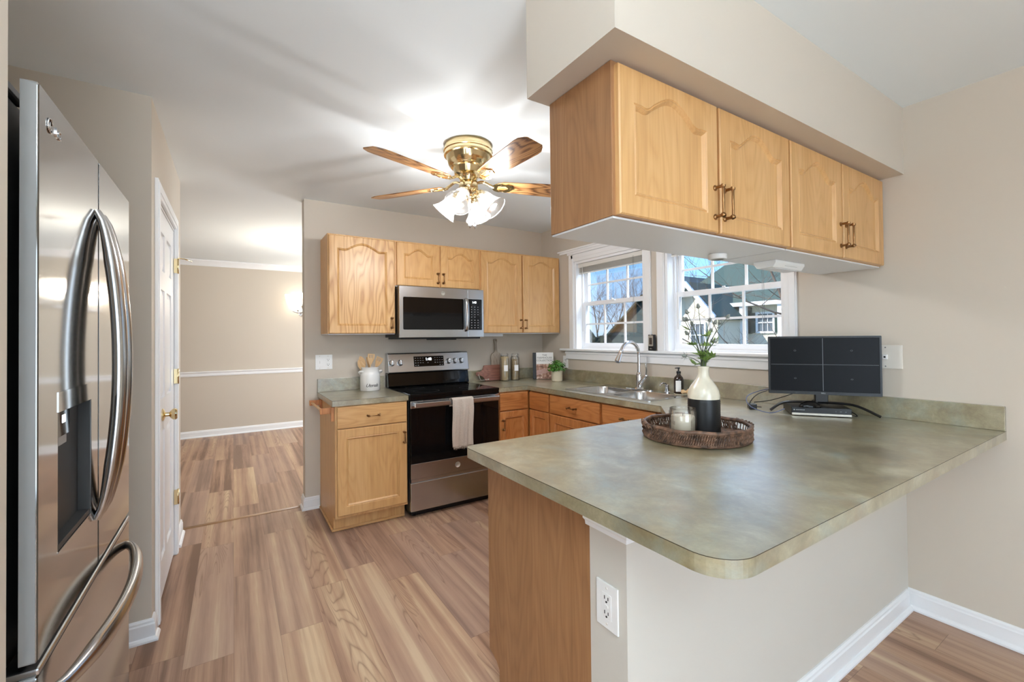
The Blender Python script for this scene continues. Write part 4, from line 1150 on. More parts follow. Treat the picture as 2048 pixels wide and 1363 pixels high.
for dx, dy, ln in ((-.016, -.045, .175), (.022, -.03, .17)):
    bm = BM(); cyl(bm, (dx, dy, -.285), (dx, dy, -.285 - ln), .0012, n=6); lathe(bm, [(0, 0), (.004, -.003), (.0095, -.012), (.0095, -.020), (.004, -.028), (0, -.03)], 14, (dx, dy, -.285 - ln)); obj('pull_chain', bm, M['chrome'], fan, smooth=True)

# ------------------------------------------------------------------ dining room lights
sc_ = thing('wall_sconce', 'lit glass wall sconce on the far dining room wall', 'wall lamp', (.905, 7.4295, 1.72))
bm = BM(); lathe(bm, [(0, 0), (.05, 0), (.045, .012), (0, .02)], 24, (0, 0, 0), (0, -1, 0)); tube(bm, catmull([(0, -.01, 0), (-.03, -.05, -.03), (-.06, -.09, -.02), (-.07, -.10, .03)], 5), .006, 8); lathe(bm, [(0, 0), (.02, .0), (.024, .02)], 16, (-.07, -.10, .03)); obj('arm', bm, M['chrome'], sc_, smooth=True)
bm = BM(); lathe(bm, [(.022, 0), (.036, .03), (.048, .08), (.055, .14), (.062, .175)], 40, (-.07, -.10, .045), rib=.02, nrib=20); obj('lamp_shade', bm, M['sconce'], sc_, smooth=True)
bm = BM(); lathe(bm, [(0, .0), (.014, .01), (.022, .04), (.016, .075), (0, .085)], 16, (-.07, -.10, .055)); obj('bulb', bm, M['bulb'], sc_, smooth=True)
lamp('sconce_light', 'POINT', (.835, 7.33, 1.885), 3, (1, .88, .72), shadow_soft_size=.03)
ch = thing('chandelier', 'glass and metal chandelier hanging in the dining room, mirrored in the refrigerator door', 'chandelier', (.773, 5.44, CH))
bm = BM(); lathe(bm, [(.06, -.0005), (.06, -.008), (.045, -.02), (.012, -.028), (0, -.03)], 24); cyl(bm, (0, 0, -.025), (0, 0, -.62), .006, n=8); lathe(bm, [(.006, -.6), (.03, -.63), (.04, -.68), (.02, -.74), (.03, -.78), (.0, -.83)], 20); obj('stem', bm, M['chrome'], ch, smooth=True)
for k in range(5):
    a = k * 2 * PI / 5 + .3; d = Vector((math.cos(a), math.sin(a), 0))
    bm = BM(); tube(bm, catmull([d * .02 + Vector((0, 0, -.72)), d * .10 + Vector((0, 0, -.80)), d * .20 + Vector((0, 0, -.80)), d * .24 + Vector((0, 0, -.74))], 5), .006, 8); obj('arm', bm, M['chrome'], ch, smooth=True)
    bm = BM(); lathe(bm, [(.02, 0), (.034, .03), (.045, .08), (.055, .13)], 24, d * .24 + Vector((0, 0, -.735))); obj('lamp_shade', bm, M['sconce'], ch, smooth=True)
    bm = BM(); lathe(bm, [(0, 0), (.014, .01), (.02, .04), (0, .08)], 14, d * .24 + Vector((0, 0, -.725))); obj('bulb', bm, M['bulb'], ch, smooth=True)
    lamp('chandelier_bulb_light', 'POINT', Vector((.773, 5.44, CH - .62)) + d * .24, LIGHTS['chand'] / 5 * 3, (1, .9, .76), shadow_soft_size=.03)

# ------------------------------------------------------------------ under-cabinet fixtures
pk = thing('puck_light', 'round white puck light under the hanging cabinet', 'puck light', (1.682, 1.075, 1.6655))
bm = BM(); lathe(bm, [(0, 0), (.032, 0), (.036, -.003), (.036, -.018), (.033, -.022), (.026, -.023)], 32); obj('housing', bm, M['white'], pk, smooth=True)
bm = BM(); lathe(bm, [(.026, -.0225), (.02, -.026), (0, -.028)], 28); obj('lens', bm, M['shade'], pk, smooth=True)
lf = thing('under_cabinet_light', 'white rectangular light fixture under the right hanging cabinet', 'cabinet light', (2.16, 1.07, 1.6655))
bm = BM(); slab(bm, [(-.05, 0), (.05, 0), (.05, -.012), (.036, -.032), (-.036, -.032), (-.05, -.012)], -.13, .13, mat=Matrix(((0, 0, 1, 0), (1, 0, 0, 0), (0, 1, 0, 0), (0, 0, 0, 1)))); obj('housing', bm, M['white'], lf, bevel=.003)
bm = BM(); box(bm, -.10, .10, -.03, .03, -.0345, -.0322); obj('diffuser', bm, M['cabwhite'], lf)
bm = BM()
for k in range(14): box(bm, -.04 + k * .008, -.036 + k * .008, -.0445, -.0435, -.021, -.013)
obj('vent_slot', bm, M['greyink'], lf)
ls = thing('under_cabinet_light', 'thin white strip light under the corner wall cabinet', 'cabinet light', (2.02, 3.62, 1.3655))
bm = BM(); box(bm, -.14, .15, -.03, .03, -.024, -.0005, bevel=.004); obj('housing', bm, M['cabwhite'], ls)

# ------------------------------------------------------------------ wall plates
def duplex(bm, x, z):
    for s in (-1, 1):
        c = z + s * .0195
        box(bm, x - .0075, x - .0055, -.0078, -.0066, c - .002, c + .007, mi=1); box(bm, x + .0055, x + .0075, -.0078, -.0066, c - .002, c + .006, mi=1)
        lathe(bm, [(0, 0), (.0028, 0), (.0028, .0012)], 10, (x, -.0066, c - .008), (0, -1, 0), mi=1, cap1=True)
def plate(name, label, loc, rz, w, h, kind):
    r = thing(name, label, 'outlet' if kind != 'phone' else 'wall plate', loc, rz)
    bm = BM(); box(bm, -w / 2, w / 2, -.0055, -.0004, -h / 2, h / 2, bevel=.002); obj('cover_plate', bm, M['white'] if kind != 'phone' else M['offwhite'], r)
    bm = BM(); sc = BM()
    if kind == 'left':
        box(bm, .014, .048, -.0066, -.0054, -.034, .034, bevel=.001); duplex(bm, .031, 0)
        box(bm, -.048, -.014, -.0066, -.0054, -.034, .034, bevel=.001); box(bm, -.039, -.023, -.0074, -.006, -.012, .012, mi=0); box(bm, -.0315, -.0305, -.008, -.007, -.010, .010, mi=1)
        pts_ = [(-.031, .047), (-.031, -.047), (.031, .047), (.031, -.047)]
    else:
        box(bm, -.0165, .0165, -.0066, -.0054, -.0335, .0335, bevel=.001)
        if kind == 'gfci':
            duplex(bm, 0, 0); box(bm, -.006, .006, -.0074, -.006, -.0035, .0035, bevel=.0008)
        elif kind == 'phone':
            bm.free(); bm = BM(); box(bm, -.010, .010, -.016, -.0054, -.012, .012, bevel=.002); box(bm, -.004, .004, -.0165, -.0158, -.005, .004, mi=1)
        else: duplex(bm, 0, 0)
        pts_ = [(0, .047), (0, -.047)]
    obj('receptacle', bm, [M['white'], M['slot']], r)
    for x, z in pts_: lathe(sc, [(0, .0012), (.003, .0008), (.0034, 0)], 10, (x, -.0055, z), (0, -1, 0))
    obj('screw', sc, M['greyink'] if kind == 'phone' else M['offwhite'], r)
plate('wall_outlet', 'white double-gang switch and outlet plate above the short countertop', (.616, YB, 1.148), 0, .126, .117, 'left')
plate('wall_outlet', 'white outlet plate under the left end of the window stool', (XW, 3.41, 1.085), -PI / 2, .072, .117, 'side')
plate('wall_outlet', 'white outlet on the end of the half wall below the peninsula', (.848, .872, .612), -PI / 2, .080, .122, 'gfci')
r = plate('phone_jack', 'aged white square phone jack plate on the wall behind the monitor', (XW, .875, 1.215), -PI / 2, .135, .118, 'phone')

# ================================================================== THINGS ON THE COUNTERS
Z = CT + .0004
# utensil crock
ck = thing('utensil_crock', 'white ceramic utensil crock with black script, left of the range', 'crock', (.945, 3.665, Z))
bm = BM(); lathe(bm, [(0, 0), (.074, 0), (.078, .003), (.078, .125), (.0765, .135), (.068, .146), (.067, .150), (.068, .182), (.0715, .186), (.0715, .190), (.064, .190), (.062, .15), (.071, .12), (.071, .01), (0, .008)], 48); obj('jar', bm, M['ceramic'], ck, smooth=True, angle=60)
for s in (-1, 1):
    bm = BM(); tube(bm, catmull([(s * .062, -.035, .155), (s * .082, -.028, .158), (s * .089, -.005, .148), (s * .078, .016, .136)], 5), .0085, 10); obj('handle', bm, M['ceramic'], ck, smooth=True)
tb = text_mesh('Utensils', .038, .0003, shear=.35, spacing=.85)
a_c = math.atan2(-F0.y, -F0.x) + .52
for v in tb.verts:
    th = a_c + v.co.x / .078; v.co = Vector(((.0783 + v.co.z) * math.cos(th), (.0783 + v.co.z) * math.sin(th), .045 + v.co.y))
obj('lettering', tb, M['ink'], ck)


def utensil(name, label, base, tip, kind, wide=.028):
    b_, t_ = Vector(base), Vector(tip); d = t_ - b_; ln = d.length
    q = d.to_track_quat('Z', 'Y'); r = bpy.data.objects.new(name, None)
    bm = BM()
    hl = ln - .085
    tube(bm, [(0, 0, 0), (0, 0, hl * .5), (0, 0, hl)], [.0055, .005, .0065], 8)
    N = 16; prof = []
    if kind == 'spoon': ws = [math.sin(PI * min(1, .12 + .88 * k / N)) ** .6 * wide if k < N else 0.002 for k in range(N + 1)]
    else: ws = [.006 + (wide - .006) * min(1, (k / N) * 1.6) ** .8 for k in range(N + 1)]
    left = [(-ws[k], hl - .005 + .09 * k / N) for k in range(N + 1)]; right = [(ws[k], hl - .005 + .09 * k / N) for k in range(N, -1, -1)]
    holes = []
    if kind == 'fork': holes = [[(c - .0028, hl + .05), (c + .0028, hl + .05), (c + .0028, hl + .079), (c - .0028, hl + .079)] for c in (-.012, 0, .012)]
    slab(bm, left + right, -.003, .003, holes, mat=FRONT)
    o = obj(name, bm, M['spoon'], None, bevel=.0012, loc=b_)
    zx = d.normalized(); yx = (F0 - zx * F0.dot(zx)).normalized(); xx = yx.cross(zx)
    o.rotation_mode = 'QUATERNION'; o.rotation_quaternion = Matrix((xx, yx, zx)).transposed().to_quaternion()
    bpy.data.objects.remove(r, do_unlink=True)
    return tag(o, label, 'kitchen utensil', 'wooden utensils in the crock')


cb = Vector((.945, 3.665, Z + .014))
def ut(lat, dz, dep, bx_=0):
    return cb + R0 * lat + F0 * dep + Vector((0, 0, dz))
utensil('wooden_spoon', 'wooden spoon with a pale oval bowl leaning left in the crock', ut(.035, 0, -.02), ut(-.082, .235, -.035), 'spoon', .026)
utensil('wooden_spoon', 'darker wooden spoon behind, leaning left in the crock', ut(.02, 0, .02), ut(-.088, .262, .02), 'spoon', .026)
utensil('wooden_spatula', 'slim pale wooden spatula left of the tallest fork in the crock', ut(.02, 0, .0), ut(-.02, .255, .01), 'spatula', .017)
utensil('wooden_fork', 'tallest slotted wooden fork standing upright in the crock', ut(-.01, 0, -.03), ut(.018, .282, -.02), 'fork', .028)
utensil('wooden_fork', 'slotted wooden server leaning right toward the range in the crock', ut(-.03, 0, .02), ut(.078, .252, .02), 'fork', .027)

# cutting boards
def board_outline_tall():
    return round_poly([(-.062, 0, .004), (.062, 0, .004), (.062, .255, .05), (.014, .275, .012), (.011, .36, .01), (.016, .375, .01), (.016, .405, .015), (-.016, .405, .015), (-.016, .375, .01), (-.011, .36, .01), (-.014, .275, .012), (-.062, .255, .05)])
bm = BM(); hole = [(.006 * math.cos(t), .388 + .006 * math.sin(t)) for t in [k * PI / 6 for k in range(12)]]
slab(bm, board_outline_tall(), 0, .015, [hole], mat=Matrix.Rotation(PI / 2, 4, 'X'))
o = obj('cutting_board', bm, M['board_grey'], None, bevel=.003, loc=(2.192, 3.738, Z + .0015)); o.rotation_euler = (-math.radians(4.5), 0, math.radians(0)); o.location.y = 3.752; tag(o, 'tall grey weathered paddle cutting board leaning on the wall behind the jars', 'cutting board')
out2 = round_poly([(.17, 0, .004), (.17, .150, .004), (-.035, .150, .012), (-.052, .108, .02), (-.085, .088, .02), (-.125, .091, .015), (-.125, .050, .015), (-.085, .055, .02), (-.050, .035, .02), (-.032, 0, .008)])
bm = BM(); hole = [(-.112 + .006 * math.cos(t), .070 + .006 * math.sin(t)) for t in [k * PI / 6 for k in range(12)]]
slab(bm, out2, 0, .016, [hole], mat=Matrix.Rotation(PI / 2, 4, 'X'))
cbd = thing('cutting_board', 'reddish brown board with its handle pointing left, leaning behind the jars', 'cutting board', (2.075, 3.722, Z + .0028), rot=(-math.radians(9), 0, 0))
obj('board', bm, M['board_dark'], cbd, bevel=.003)
bm = BM(); tube(bm, catmull([(-.112, -.018, .070), (-.105, -.024, .05), (-.098, -.028, .02), (-.085, -.034, .006), (-.05, -.042, .010), (-.022, -.045, .012)], 5), .0018, 6); lathe(bm, [(0, -.006), (.006, -.003), (.006, .003), (0, .006)], 10, (-.018, -.046, .012)); obj('hanging_cord', bm, M['cord'], cbd)

# storage jars
def jar(label, loc, h, fill, mat, grp='glass jars on the counter', ang=0):
    r = thing('storage_jar', label, 'jar', loc, ang, grp)
    bm = BM(); R = .046; lathe(bm, [(0, 0), (R - .003, 0), (R, .004), (R, h - .045), (R - .004, h - .032), (R - .010, h - .026), (R - .010, h - .018), (R - .013, h - .018), (R - .013, h - .03), (R - .003, h - .048), (R - .003, .006), (0, .005)], 40); obj('jar', bm, M['jarglass'], r, smooth=True)
    bm = BM(); lathe(bm, [(0, .007), (R - .005, .007), (R - .005, fill - .01), (R - .012, fill), (0, fill + .002)], 36); obj('contents', bm, mat, r, smooth=True)
    bm = BM(); lathe(bm, [(0, h + .002), (R - .012, h), (R - .008, h - .006), (R - .008, h - .016), (0, h - .016)], 36); obj('lid', bm, M['jarglass'], r, smooth=True)
    bm = BM(); tube(bm, [((R - .008) * math.cos(t), (R - .008) * math.sin(t), h - .022) for t in [k * PI / 12 for k in range(24)]], .0012, 5, closed=True)
    tube(bm, [(R - .008, 0, h - .022), (R + .006, 0, h - .03), (R + .004, .0, h - .008), (R - .012, 0, h + .004)], .0014, 5); tube(bm, [(-(R - .008), 0, h - .022), (-(R + .004), 0, h - .02), (-(R - .012), 0, h + .004)], .0014, 5); obj('wire_bail', bm, M['chrome'], r)
    bm = BM(); a_ = math.atan2(-F0.y, -F0.x) + .35 - ang
    for k in range(8):
        t0, t1 = a_ - .45 + k * .9 / 8, a_ - .45 + (k + 1) * .9 / 8
        f = [(t0, h * .36), (t1, h * .36), (t1, h * .58), (t0, h * .58)]
        bm.faces.new([bm.verts.new(((R + .0006) * math.cos(t), (R + .0006) * math.sin(t), z)) for t, z in f])
    o = obj('label', bm, M['label'], r); return r
jar('tall clip-top glass jar of dried spaghetti, left of the two jars', (2.222, 3.655, Z), .262, .235, M['pasta'])
jar('tall clip-top glass jar of dried beans or grain, right of the two jars', (2.342, 3.655, Z), .258, .205, M['beans'])

# cookbook leaning in the corner
bk = thing('cookbook', 'hardback cookbook with black spine standing in the counter corner', 'book', (2.520, 3.600, Z + .0034), rot=(-math.radians(6), 0, math.atan2(R0.y, R0.x)))
W_, H_, T_ = .205, .262, .03
bm = BM(); box(bm, 0, .034, -.001, T_ + .001, 0, H_, bevel=.002); obj('spine', bm, M['black'], bk)
bm = BM(); box(bm, .034, W_, 0, .0025, 0, H_); box(bm, .034, W_, T_ - .0025, T_, 0, H_); obj('cover', bm, M['label'], bk)
bm = BM(); box(bm, .034, W_ - .004, .003, T_ - .003, .003, H_ - .003); obj('pages', bm, M['offwhite'], bk)
# cover picture: a table laid with bread
cm, cn, cl, cb_ = newmat('cover_picture')
t_ = cn.new('ShaderNodeTexCoord'); ns_ = cn.new('ShaderNodeTexNoise'); ns_.inputs['Scale'].default_value = 38; ns_.inputs['Detail'].default_value = 5; cl.new(t_.outputs['Object'], ns_.inputs[0])
rp_ = cn.new('ShaderNodeValToRGB'); E_ = rp_.color_ramp.elements; E_[0].position = .3; E_[0].color = srgb(88, 62, 50); E_[1].position = .7; E_[1].color = srgb(232, 214, 196)
x_ = E_.new(.5); x_.color = srgb(176, 130, 108); cl.new(ns_.outputs['Fac'], rp_.inputs[0]); cl.new(rp_.outputs[0], cb_.inputs['Base Color'])
bm = BM(); box(bm, .034, W_, -.0005, .0, 0, H_ * .56); obj('cover_picture', bm, cm, bk)
tb_m = pm('picture_table', srgb(196, 160, 150), .6); bm = BM(); slab(bm, [(.034, .052), (.185, .085), (.185, .072), (.034, .036)], 0, .0004, mat=Matrix.Translation((0, -.0006, 0)) @ FRONT); slab(bm, [(.034, .085), (.034, .055), (.185, .088), (.15, .105)], 0, .0004, mat=Matrix.Translation((0, -.0006, 0)) @ FRONT); obj('picture_table', bm, tb_m, bk)
tb = text_mesh('THE\nFARMHOUSE\nCOLLECTION', .026); face_text(tb, Matrix.Translation((.118, -.0006, .208)) @ FRONT); obj('title', tb, M['greyink'], bk)

# potted plant
pp = thing('potted_plant', 'small leafy green plant in a round sand-coloured pot by the cookbook', 'plant', (2.597, 3.315, Z))
bm = BM(); lathe(bm, [(0, 0), (.048, 0), (.052, .003), (.053, .105), (.048, .106), (.047, .09), (0, .088)], 40); obj('pot', bm, M['sand'], pp, smooth=True, angle=50)
bm = BM(); random.seed(3)
for k in range(520):
    th = random.uniform(0, 2 * PI); ph = random.uniform(-.25, PI / 2); rr = random.uniform(.45, 1.0)
    c = Vector((.098 * math.cos(th) * math.cos(ph) * rr, .098 * math.sin(th) * math.cos(ph) * rr, .112 + .082 * math.sin(ph) * rr))
    nrm = (c - Vector((0, 0, .08))).normalized() + Vector((random.uniform(-.6, .6), random.uniform(-.6, .6), random.uniform(-.3, .6))); nrm.normalize()
    t1 = nrm.orthogonal().normalized(); t1.rotate(__import__('mathutils').Quaternion(nrm, random.uniform(0, 6))); t2 = nrm.cross(t1); s = random.uniform(.008, .0145)
    q = [c - t1 * s, c + t2 * s * .62 + nrm * s * .2, c + t1 * s * .5 + t2 * s * .45, c + t1 * s * 1.1, c + t1 * s * .5 - t2 * s * .45, c - t2 * s * .62 + nrm * s * .2]
    vs = [bm.verts.new(x) for x in q]; bm.faces.new(vs)
obj('foliage', bm, M['leaf'], pp)
bm = BM()
for k in range(26):
    a = k * 2.4; rr = random.uniform(.03, .075); tube(bm, [(.01 * math.cos(a), .01 * math.sin(a), .088), (rr * .6 * math.cos(a), rr * .6 * math.sin(a), .125), (rr * math.cos(a), rr * math.sin(a), random.uniform(.12, .165))], .0011, 4)
obj('stems', bm, M['stemgreen'], pp)

# soap bottle and dish brush on a small tray
tr = obj('soap_tray', lathe(BM(), [(0, 0), (.05, 0), (.056, .006), (.055, .008), (.048, .004), (0, .004)], 36), M['sand'], None, smooth=True, loc=(2.705, 2.015, Z)); tag(tr, 'small round stoneware dish behind the sink holding the soap bottle', 'dish')
sb = thing('soap_bottle', 'dark brown pump soap bottle with white label behind the sink', 'bottle', (2.695, 2.035, Z + .0042))
bm = BM(); lathe(bm, [(0, 0), (.031, 0), (.034, .004), (.034, .100), (.030, .116), (.018, .130), (.0135, .138), (.0135, .150), (0, .150)], 32); obj('bottle', bm, M['amber'], sb, smooth=True)
bm = BM(); lathe(bm, [(0, .145), (.0155, .145), (.0155, .160), (.006, .163), (.005, .178), (.010, .180), (.010, .188), (0, .189)], 20); box(bm, -.036, .004, -.005, .005, .181, .188, bevel=.0015); obj('pump', bm, M['black'], sb, smooth=True)
bm = BM(); a_ = math.atan2(-F0.y, -F0.x) - .45
for k in range(10):
    t0, t1 = a_ - .55 + k * .11, a_ - .55 + (k + 1) * .11
    bm.faces.new([bm.verts.new((.0345 * math.cos(t), .0345 * math.sin(t), z)) for t, z in ((t0, .018), (t1, .018), (t1, .095), (t0, .095))])
obj('label', bm, M['label'], sb)
br = thing('dish_brush', 'round wooden dish brush lying beside the soap bottle', 'brush', (2.66, 1.955, Z + .028))
bm = BM(); lathe(bm, [(0, -.03), (.014, -.026), (.016, -.014), (.009, -.004), (.009, .008), (.022, .020), (.024, .032), (.018, .038), (0, .039)], 24, (0, 0, 0), (.2, -1, .05)); obj('handle', bm, M['spoon'], br, smooth=True)
bm = BM(); lathe(bm, [(.022, 0), (.026, .018), (0, .02)], 20, Vector((.2, -1, .05)).normalized() * .036, (.2, -1, .05)); obj('bristles', bm, M['sand'], br)

# weather display on the stool
ws = thing('weather_display', 'small silver and black weather station standing on the window stool', 'thermometer', (XW - .022, 2.327, 1.2168), -PI / 2 - .25)
bm = BM(); slab(bm, [(-.036, 0), (.036, 0), (.034, .125), (-.034, .125)], -.012, .010, mat=FRONT); obj('case', bm, M['black'], ws, bevel=.003)
bm = BM(); slab(bm, rrect(-.030, .030, .035, .118, .006), 0, .0015, [rrect(-.019, .019, .048, .100, .003)], mat=Matrix.Translation((0, -.0102, 0)) @ FRONT); obj('bezel', bm, M['silver'], ws)
bm = BM(); slab(bm, rrect(-.019, .019, .048, .100, .003), 0, .0008, mat=Matrix.Translation((0, -.0102, 0)) @ FRONT); obj('display', bm, pm('lcd_brown', srgb(74, 62, 54), .3), ws)
bm = BM(); box(bm, -.012, -.008, -.0125, -.0101, .012, .018); box(bm, -.002, .002, -.0125, -.0101, .012, .020); box(bm, .010, .014, -.0125, -.0101, .012, .018); box(bm, -.009, .009, -.0145, -.0118, .119, .1235); obj('button', bm, M['silver'], ws)

# ------------------------------------------------------------------ wicker tray, candle and vase
TX, TY = 1.618, 1.143
ty = thing('wicker_tray', 'round brown woven wicker tray with handle openings on the peninsula', 'tray', (TX, TY, Z), math.atan2(R0.y, R0.x))
bm = BM(); TR = .208; random.seed(11)
tube(bm, [((TR - .004) * math.cos(t), (TR - .004) * math.sin(t), .056 + .002 * math.sin(t * 9)) for t in [k * PI / 40 for k in range(80)]], .0085, 8, closed=True)
tube(bm, [((TR - .006) * math.cos(t), (TR - .006) * math.sin(t), .009) for t in [k * PI / 40 for k in range(80)]], .008, 8, closed=True)
obj('rim', bm, M['wicker'], ty, smooth=True)
bm = BM()
NS = 150
for row in range(3):
    for k in range(NS):
        t = 2 * PI * (k + .5 * (row % 2)) / NS
        if min(abs((t + PI) % (2 * PI) - PI), abs(t - PI)) < .30 and row == 1: continue
        if min(abs((t + PI) % (2 * PI) - PI), abs(t - PI)) < .30 and row == 2: continue
        z0 = .006 + row * .0165; r_ = TR - .003 + random.uniform(-.0015, .002)
        p = [(r_ * math.cos(t + s * .022), r_ * math.sin(t + s * .022), z0 + (s + 1) * .0095) for s in (-1, 0, 1)]
        p[1] = ((r_ + .004) * math.cos(t), (r_ + .004) * math.sin(t), p[1][2])
        tube(bm, p, [.002, .0036, .002], 6)
for k in range(60):
    t = 2 * PI * k / 60; tube(bm, [((TR - .010) * math.cos(t), (TR - .010) * math.sin(t), .008), ((TR - .012) * math.cos(t), (TR - .012) * math.sin(t), .032), ((TR - .008) * math.cos(t), (TR - .008) * math.sin(t), .055)], .0022, 5)
for s in (0, PI):
    for z in (.052, .060): tube(bm, [((TR + .004) * math.cos(s + a), (TR + .004) * math.sin(s + a), z + .004 * math.sin(a * 50)) for a in [-.34 + q * .04 for q in range(18)]], .0042, 6)
obj('woven_wall', bm, M['wicker'], ty, smooth=True)
bm = BM(); lathe(bm, [(0, .002), (TR - .01, .002), (TR - .008, .006), (0, .006)], 60)
for k in range(12):
    rr = .02 + k * .015; tube(bm, [(rr * math.cos(t), rr * math.sin(t), .0062 + .0012 * math.sin(t * (8 + k * 5))) for t in [q * PI / 30 for q in range(60)]], .0048, 5, closed=True)
obj('woven_base', bm, M['wicker'], ty, smooth=True)

VX, VY = 1.674, 1.142; VZ = Z + .0125
vs_ = thing('vase', 'bottle-shaped ribbed vase, cream glaze above and matte black below, in the tray', 'vase', (VX, VY, VZ))
bm = BM(); prof = [(0, 0), (.060, 0), (.063, .003)]
for k in range(17): z = .008 + k * .0078; prof += [(.0645, z), (.0625, z + .0039)]
prof += [(.0635, .1435)]
lathe(bm, prof, 56, cap0=False); obj('black_lower_body', bm, M['matte'], vs_, smooth=True, angle=60)
bm = BM(); prof = [(.0635, .1435)]
R_ = [(.0638, .150), (.0636, .158), (.0622, .168), (.0594, .178), (.0552, .188), (.0492, .198), (.0418, .208), (.0345, .218), (.0288, .226), (.0245, .234), (.0222, .242), (.0212, .252), (.0212, .262), (.0225, .270), (.0238, .275), (.0232, .278), (.0205, .276), (.0185, .262), (.0185, .24), (.022, .22), (.03, .20)]
for i, (a, b) in enumerate(R_): prof.append((a + (.0006 if i % 2 else -.0003) * (i < 9), b))
lathe(bm, prof, 56); obj('cream_upper_body', bm, M['cream'], vs_, smooth=True, angle=80)
cd = thing('candle', 'cream candle in a clear ribbed glass tumbler, front left in the tray', 'candle', (1.548, 1.152, Z + .0125))
bm = BM(); lathe(bm, [(0, 0), (.049, 0), (.052, .004), (.053, .10), (.0505, .104), (.0505, .112), (.049, .114), (.0475, .112), (.0475, .104), (.048, .10), (.048, .008), (0, .008)], 72, rib=.008, nrib=36); obj('glass_tumbler', bm, M['jarglass'], cd, smooth=True)
bm = BM(); lathe(bm, [(0, .009), (.046, .009), (.0462, .080), (.044, .083), (0, .081)], 40); obj('wax', bm, M['wax'], cd, smooth=True)
bm = BM(); cyl(bm, (0, 0, .08), (.001, 0, .091), .0012, n=6); obj('wick', bm, M['ink'], cd)

# thistle stems
random.seed(21)
mouth = Vector((VX, VY, VZ + .270))
def thistle(lat, z, dep, head=True, leaves=0, bend=.3, label=None, big=1.0):
    tip = Vector((VX, VY, 0)) + R0 * lat + F0 * dep; tip.z = z
    ang = random.uniform(0, 6); off = Vector((math.cos(ang), math.sin(ang), 0)) * .010
    base = mouth + off * .3 + Vector((0, 0, -.17)); m0 = mouth + off
    side = Vector((tip.x - m0.x, tip.y - m0.y, 0))
    mid = m0.lerp(tip, .5) - side * bend * .35 + Vector((0, 0, .01))
    pts = catmull([base, m0, mid, tip], 6)
    r = thing('thistle_stem', label or 'dried blue-grey thistle stem standing in the cream and black vase', 'flower stem', tuple(m0), group='thistle stems in the vase')
    sh_ = [p - m0 for p in pts]
    bm = BM(); tube(bm, sh_, [.0024 - .0013 * i / len(sh_) for i in range(len(sh_))], 6); obj('stalk', bm, M['stem'] if head else M['stemgreen'], r, smooth=True)
    if head:
        d = (sh_[-1] - sh_[-2]).normalized(); c = sh_[-1]
        bm = BM(); lathe(bm, [(0, -.003), (.0055 * big, .001), (.0072 * big, .007), (.0062 * big, .014), (.003 * big, .019), (0, .021)], 12, c, d)
        n1 = d.orthogonal().normalized(); n2 = d.cross(n1)
        for k in range(13):
            a = k * 2 * PI / 13 + random.uniform(-.1, .1); v = (n1 * math.cos(a) + n2 * math.sin(a)) * 1.0 + d * random.uniform(-.1, .7); L_ = random.uniform(.016, .027) * big
            w = d.cross(v).normalized() * .0022
            a_ = bm.verts.new(c + w); b_ = bm.verts.new(c - w); e_ = bm.verts.new(c + v.normalized() * L_); m_ = bm.verts.new(c + v.normalized() * L_ * .45 + d * .001); bm.faces.new((a_, m_, e_)); bm.faces.new((m_, b_, e_)); bm.faces.new((a_, b_, m_))
        obj('flower_head', bm, M['thistle'], r)
    for q in range(leaves):
        i = int(len(sh_) * random.uniform(.5, .93)); c = sh_[i]; bm = BM()
        dr_ = Vector((random.uniform(-1, 1), random.uniform(-1, 1), random.uniform(-.1, .7))).normalized(); up_ = Vector((0, 0, 1)); sd_ = dr_.cross(up_).normalized(); L_ = random.uniform(.034, .058)
        for lobe in range(5):   # deeply cut leaf: five pointed lobes
            a = (lobe - 2) * .42; v = (dr_ * math.cos(a) + sd_ * math.sin(a)); l2 = L_ * (1 - .13 * abs(lobe - 2)); w = v.cross(up_).normalized() * .0068
            p = [c, c + v * l2 * .45 + w, c + v * l2 + up_ * .004, c + v * l2 * .45 - w]; bm.faces.new([bm.verts.new(x) for x in p])
        obj('leaf', bm, M['leaf2'], r)
    return r
S = 1.86 / 882.25
def zz(py): return 1.333 - (py - 663.4 + 2) * S
for dx, py, dep, hd_, lv in [(-41, 633, -.03, 1, 1), (-26, 618, .02, 1, 0), (-12, 608, -.02, 1, 0), (-21, 632, .05, 1, 1), (13, 640, -.05, 1, 0), (22, 634, .04, 1, 1), (33, 640, .0, 1, 0), (44, 628, -.02, 1, 0), (28, 655, .06, 1, 1), (-7, 640, .07, 1, 0), (-42, 702, -.04, 1, 0), (-34, 676, -.05, 0, 3), (34, 668, .02, 0, 3), (2, 650, -.04, 0, 3), (-10, 690, -.06, 0, 4), (14, 700, -.05, 0, 4), (24, 706, .03, 0, 3), (-14, 722, .02, 0, 3), (16, 676, -.03, 1, 1), (-24, 660, .03, 1, 0)]:
    thistle(dx * S, zz(py), dep, bool(hd_), lv, label=None if hd_ else 'short green leafy stem filling in the bouquet in the vase')

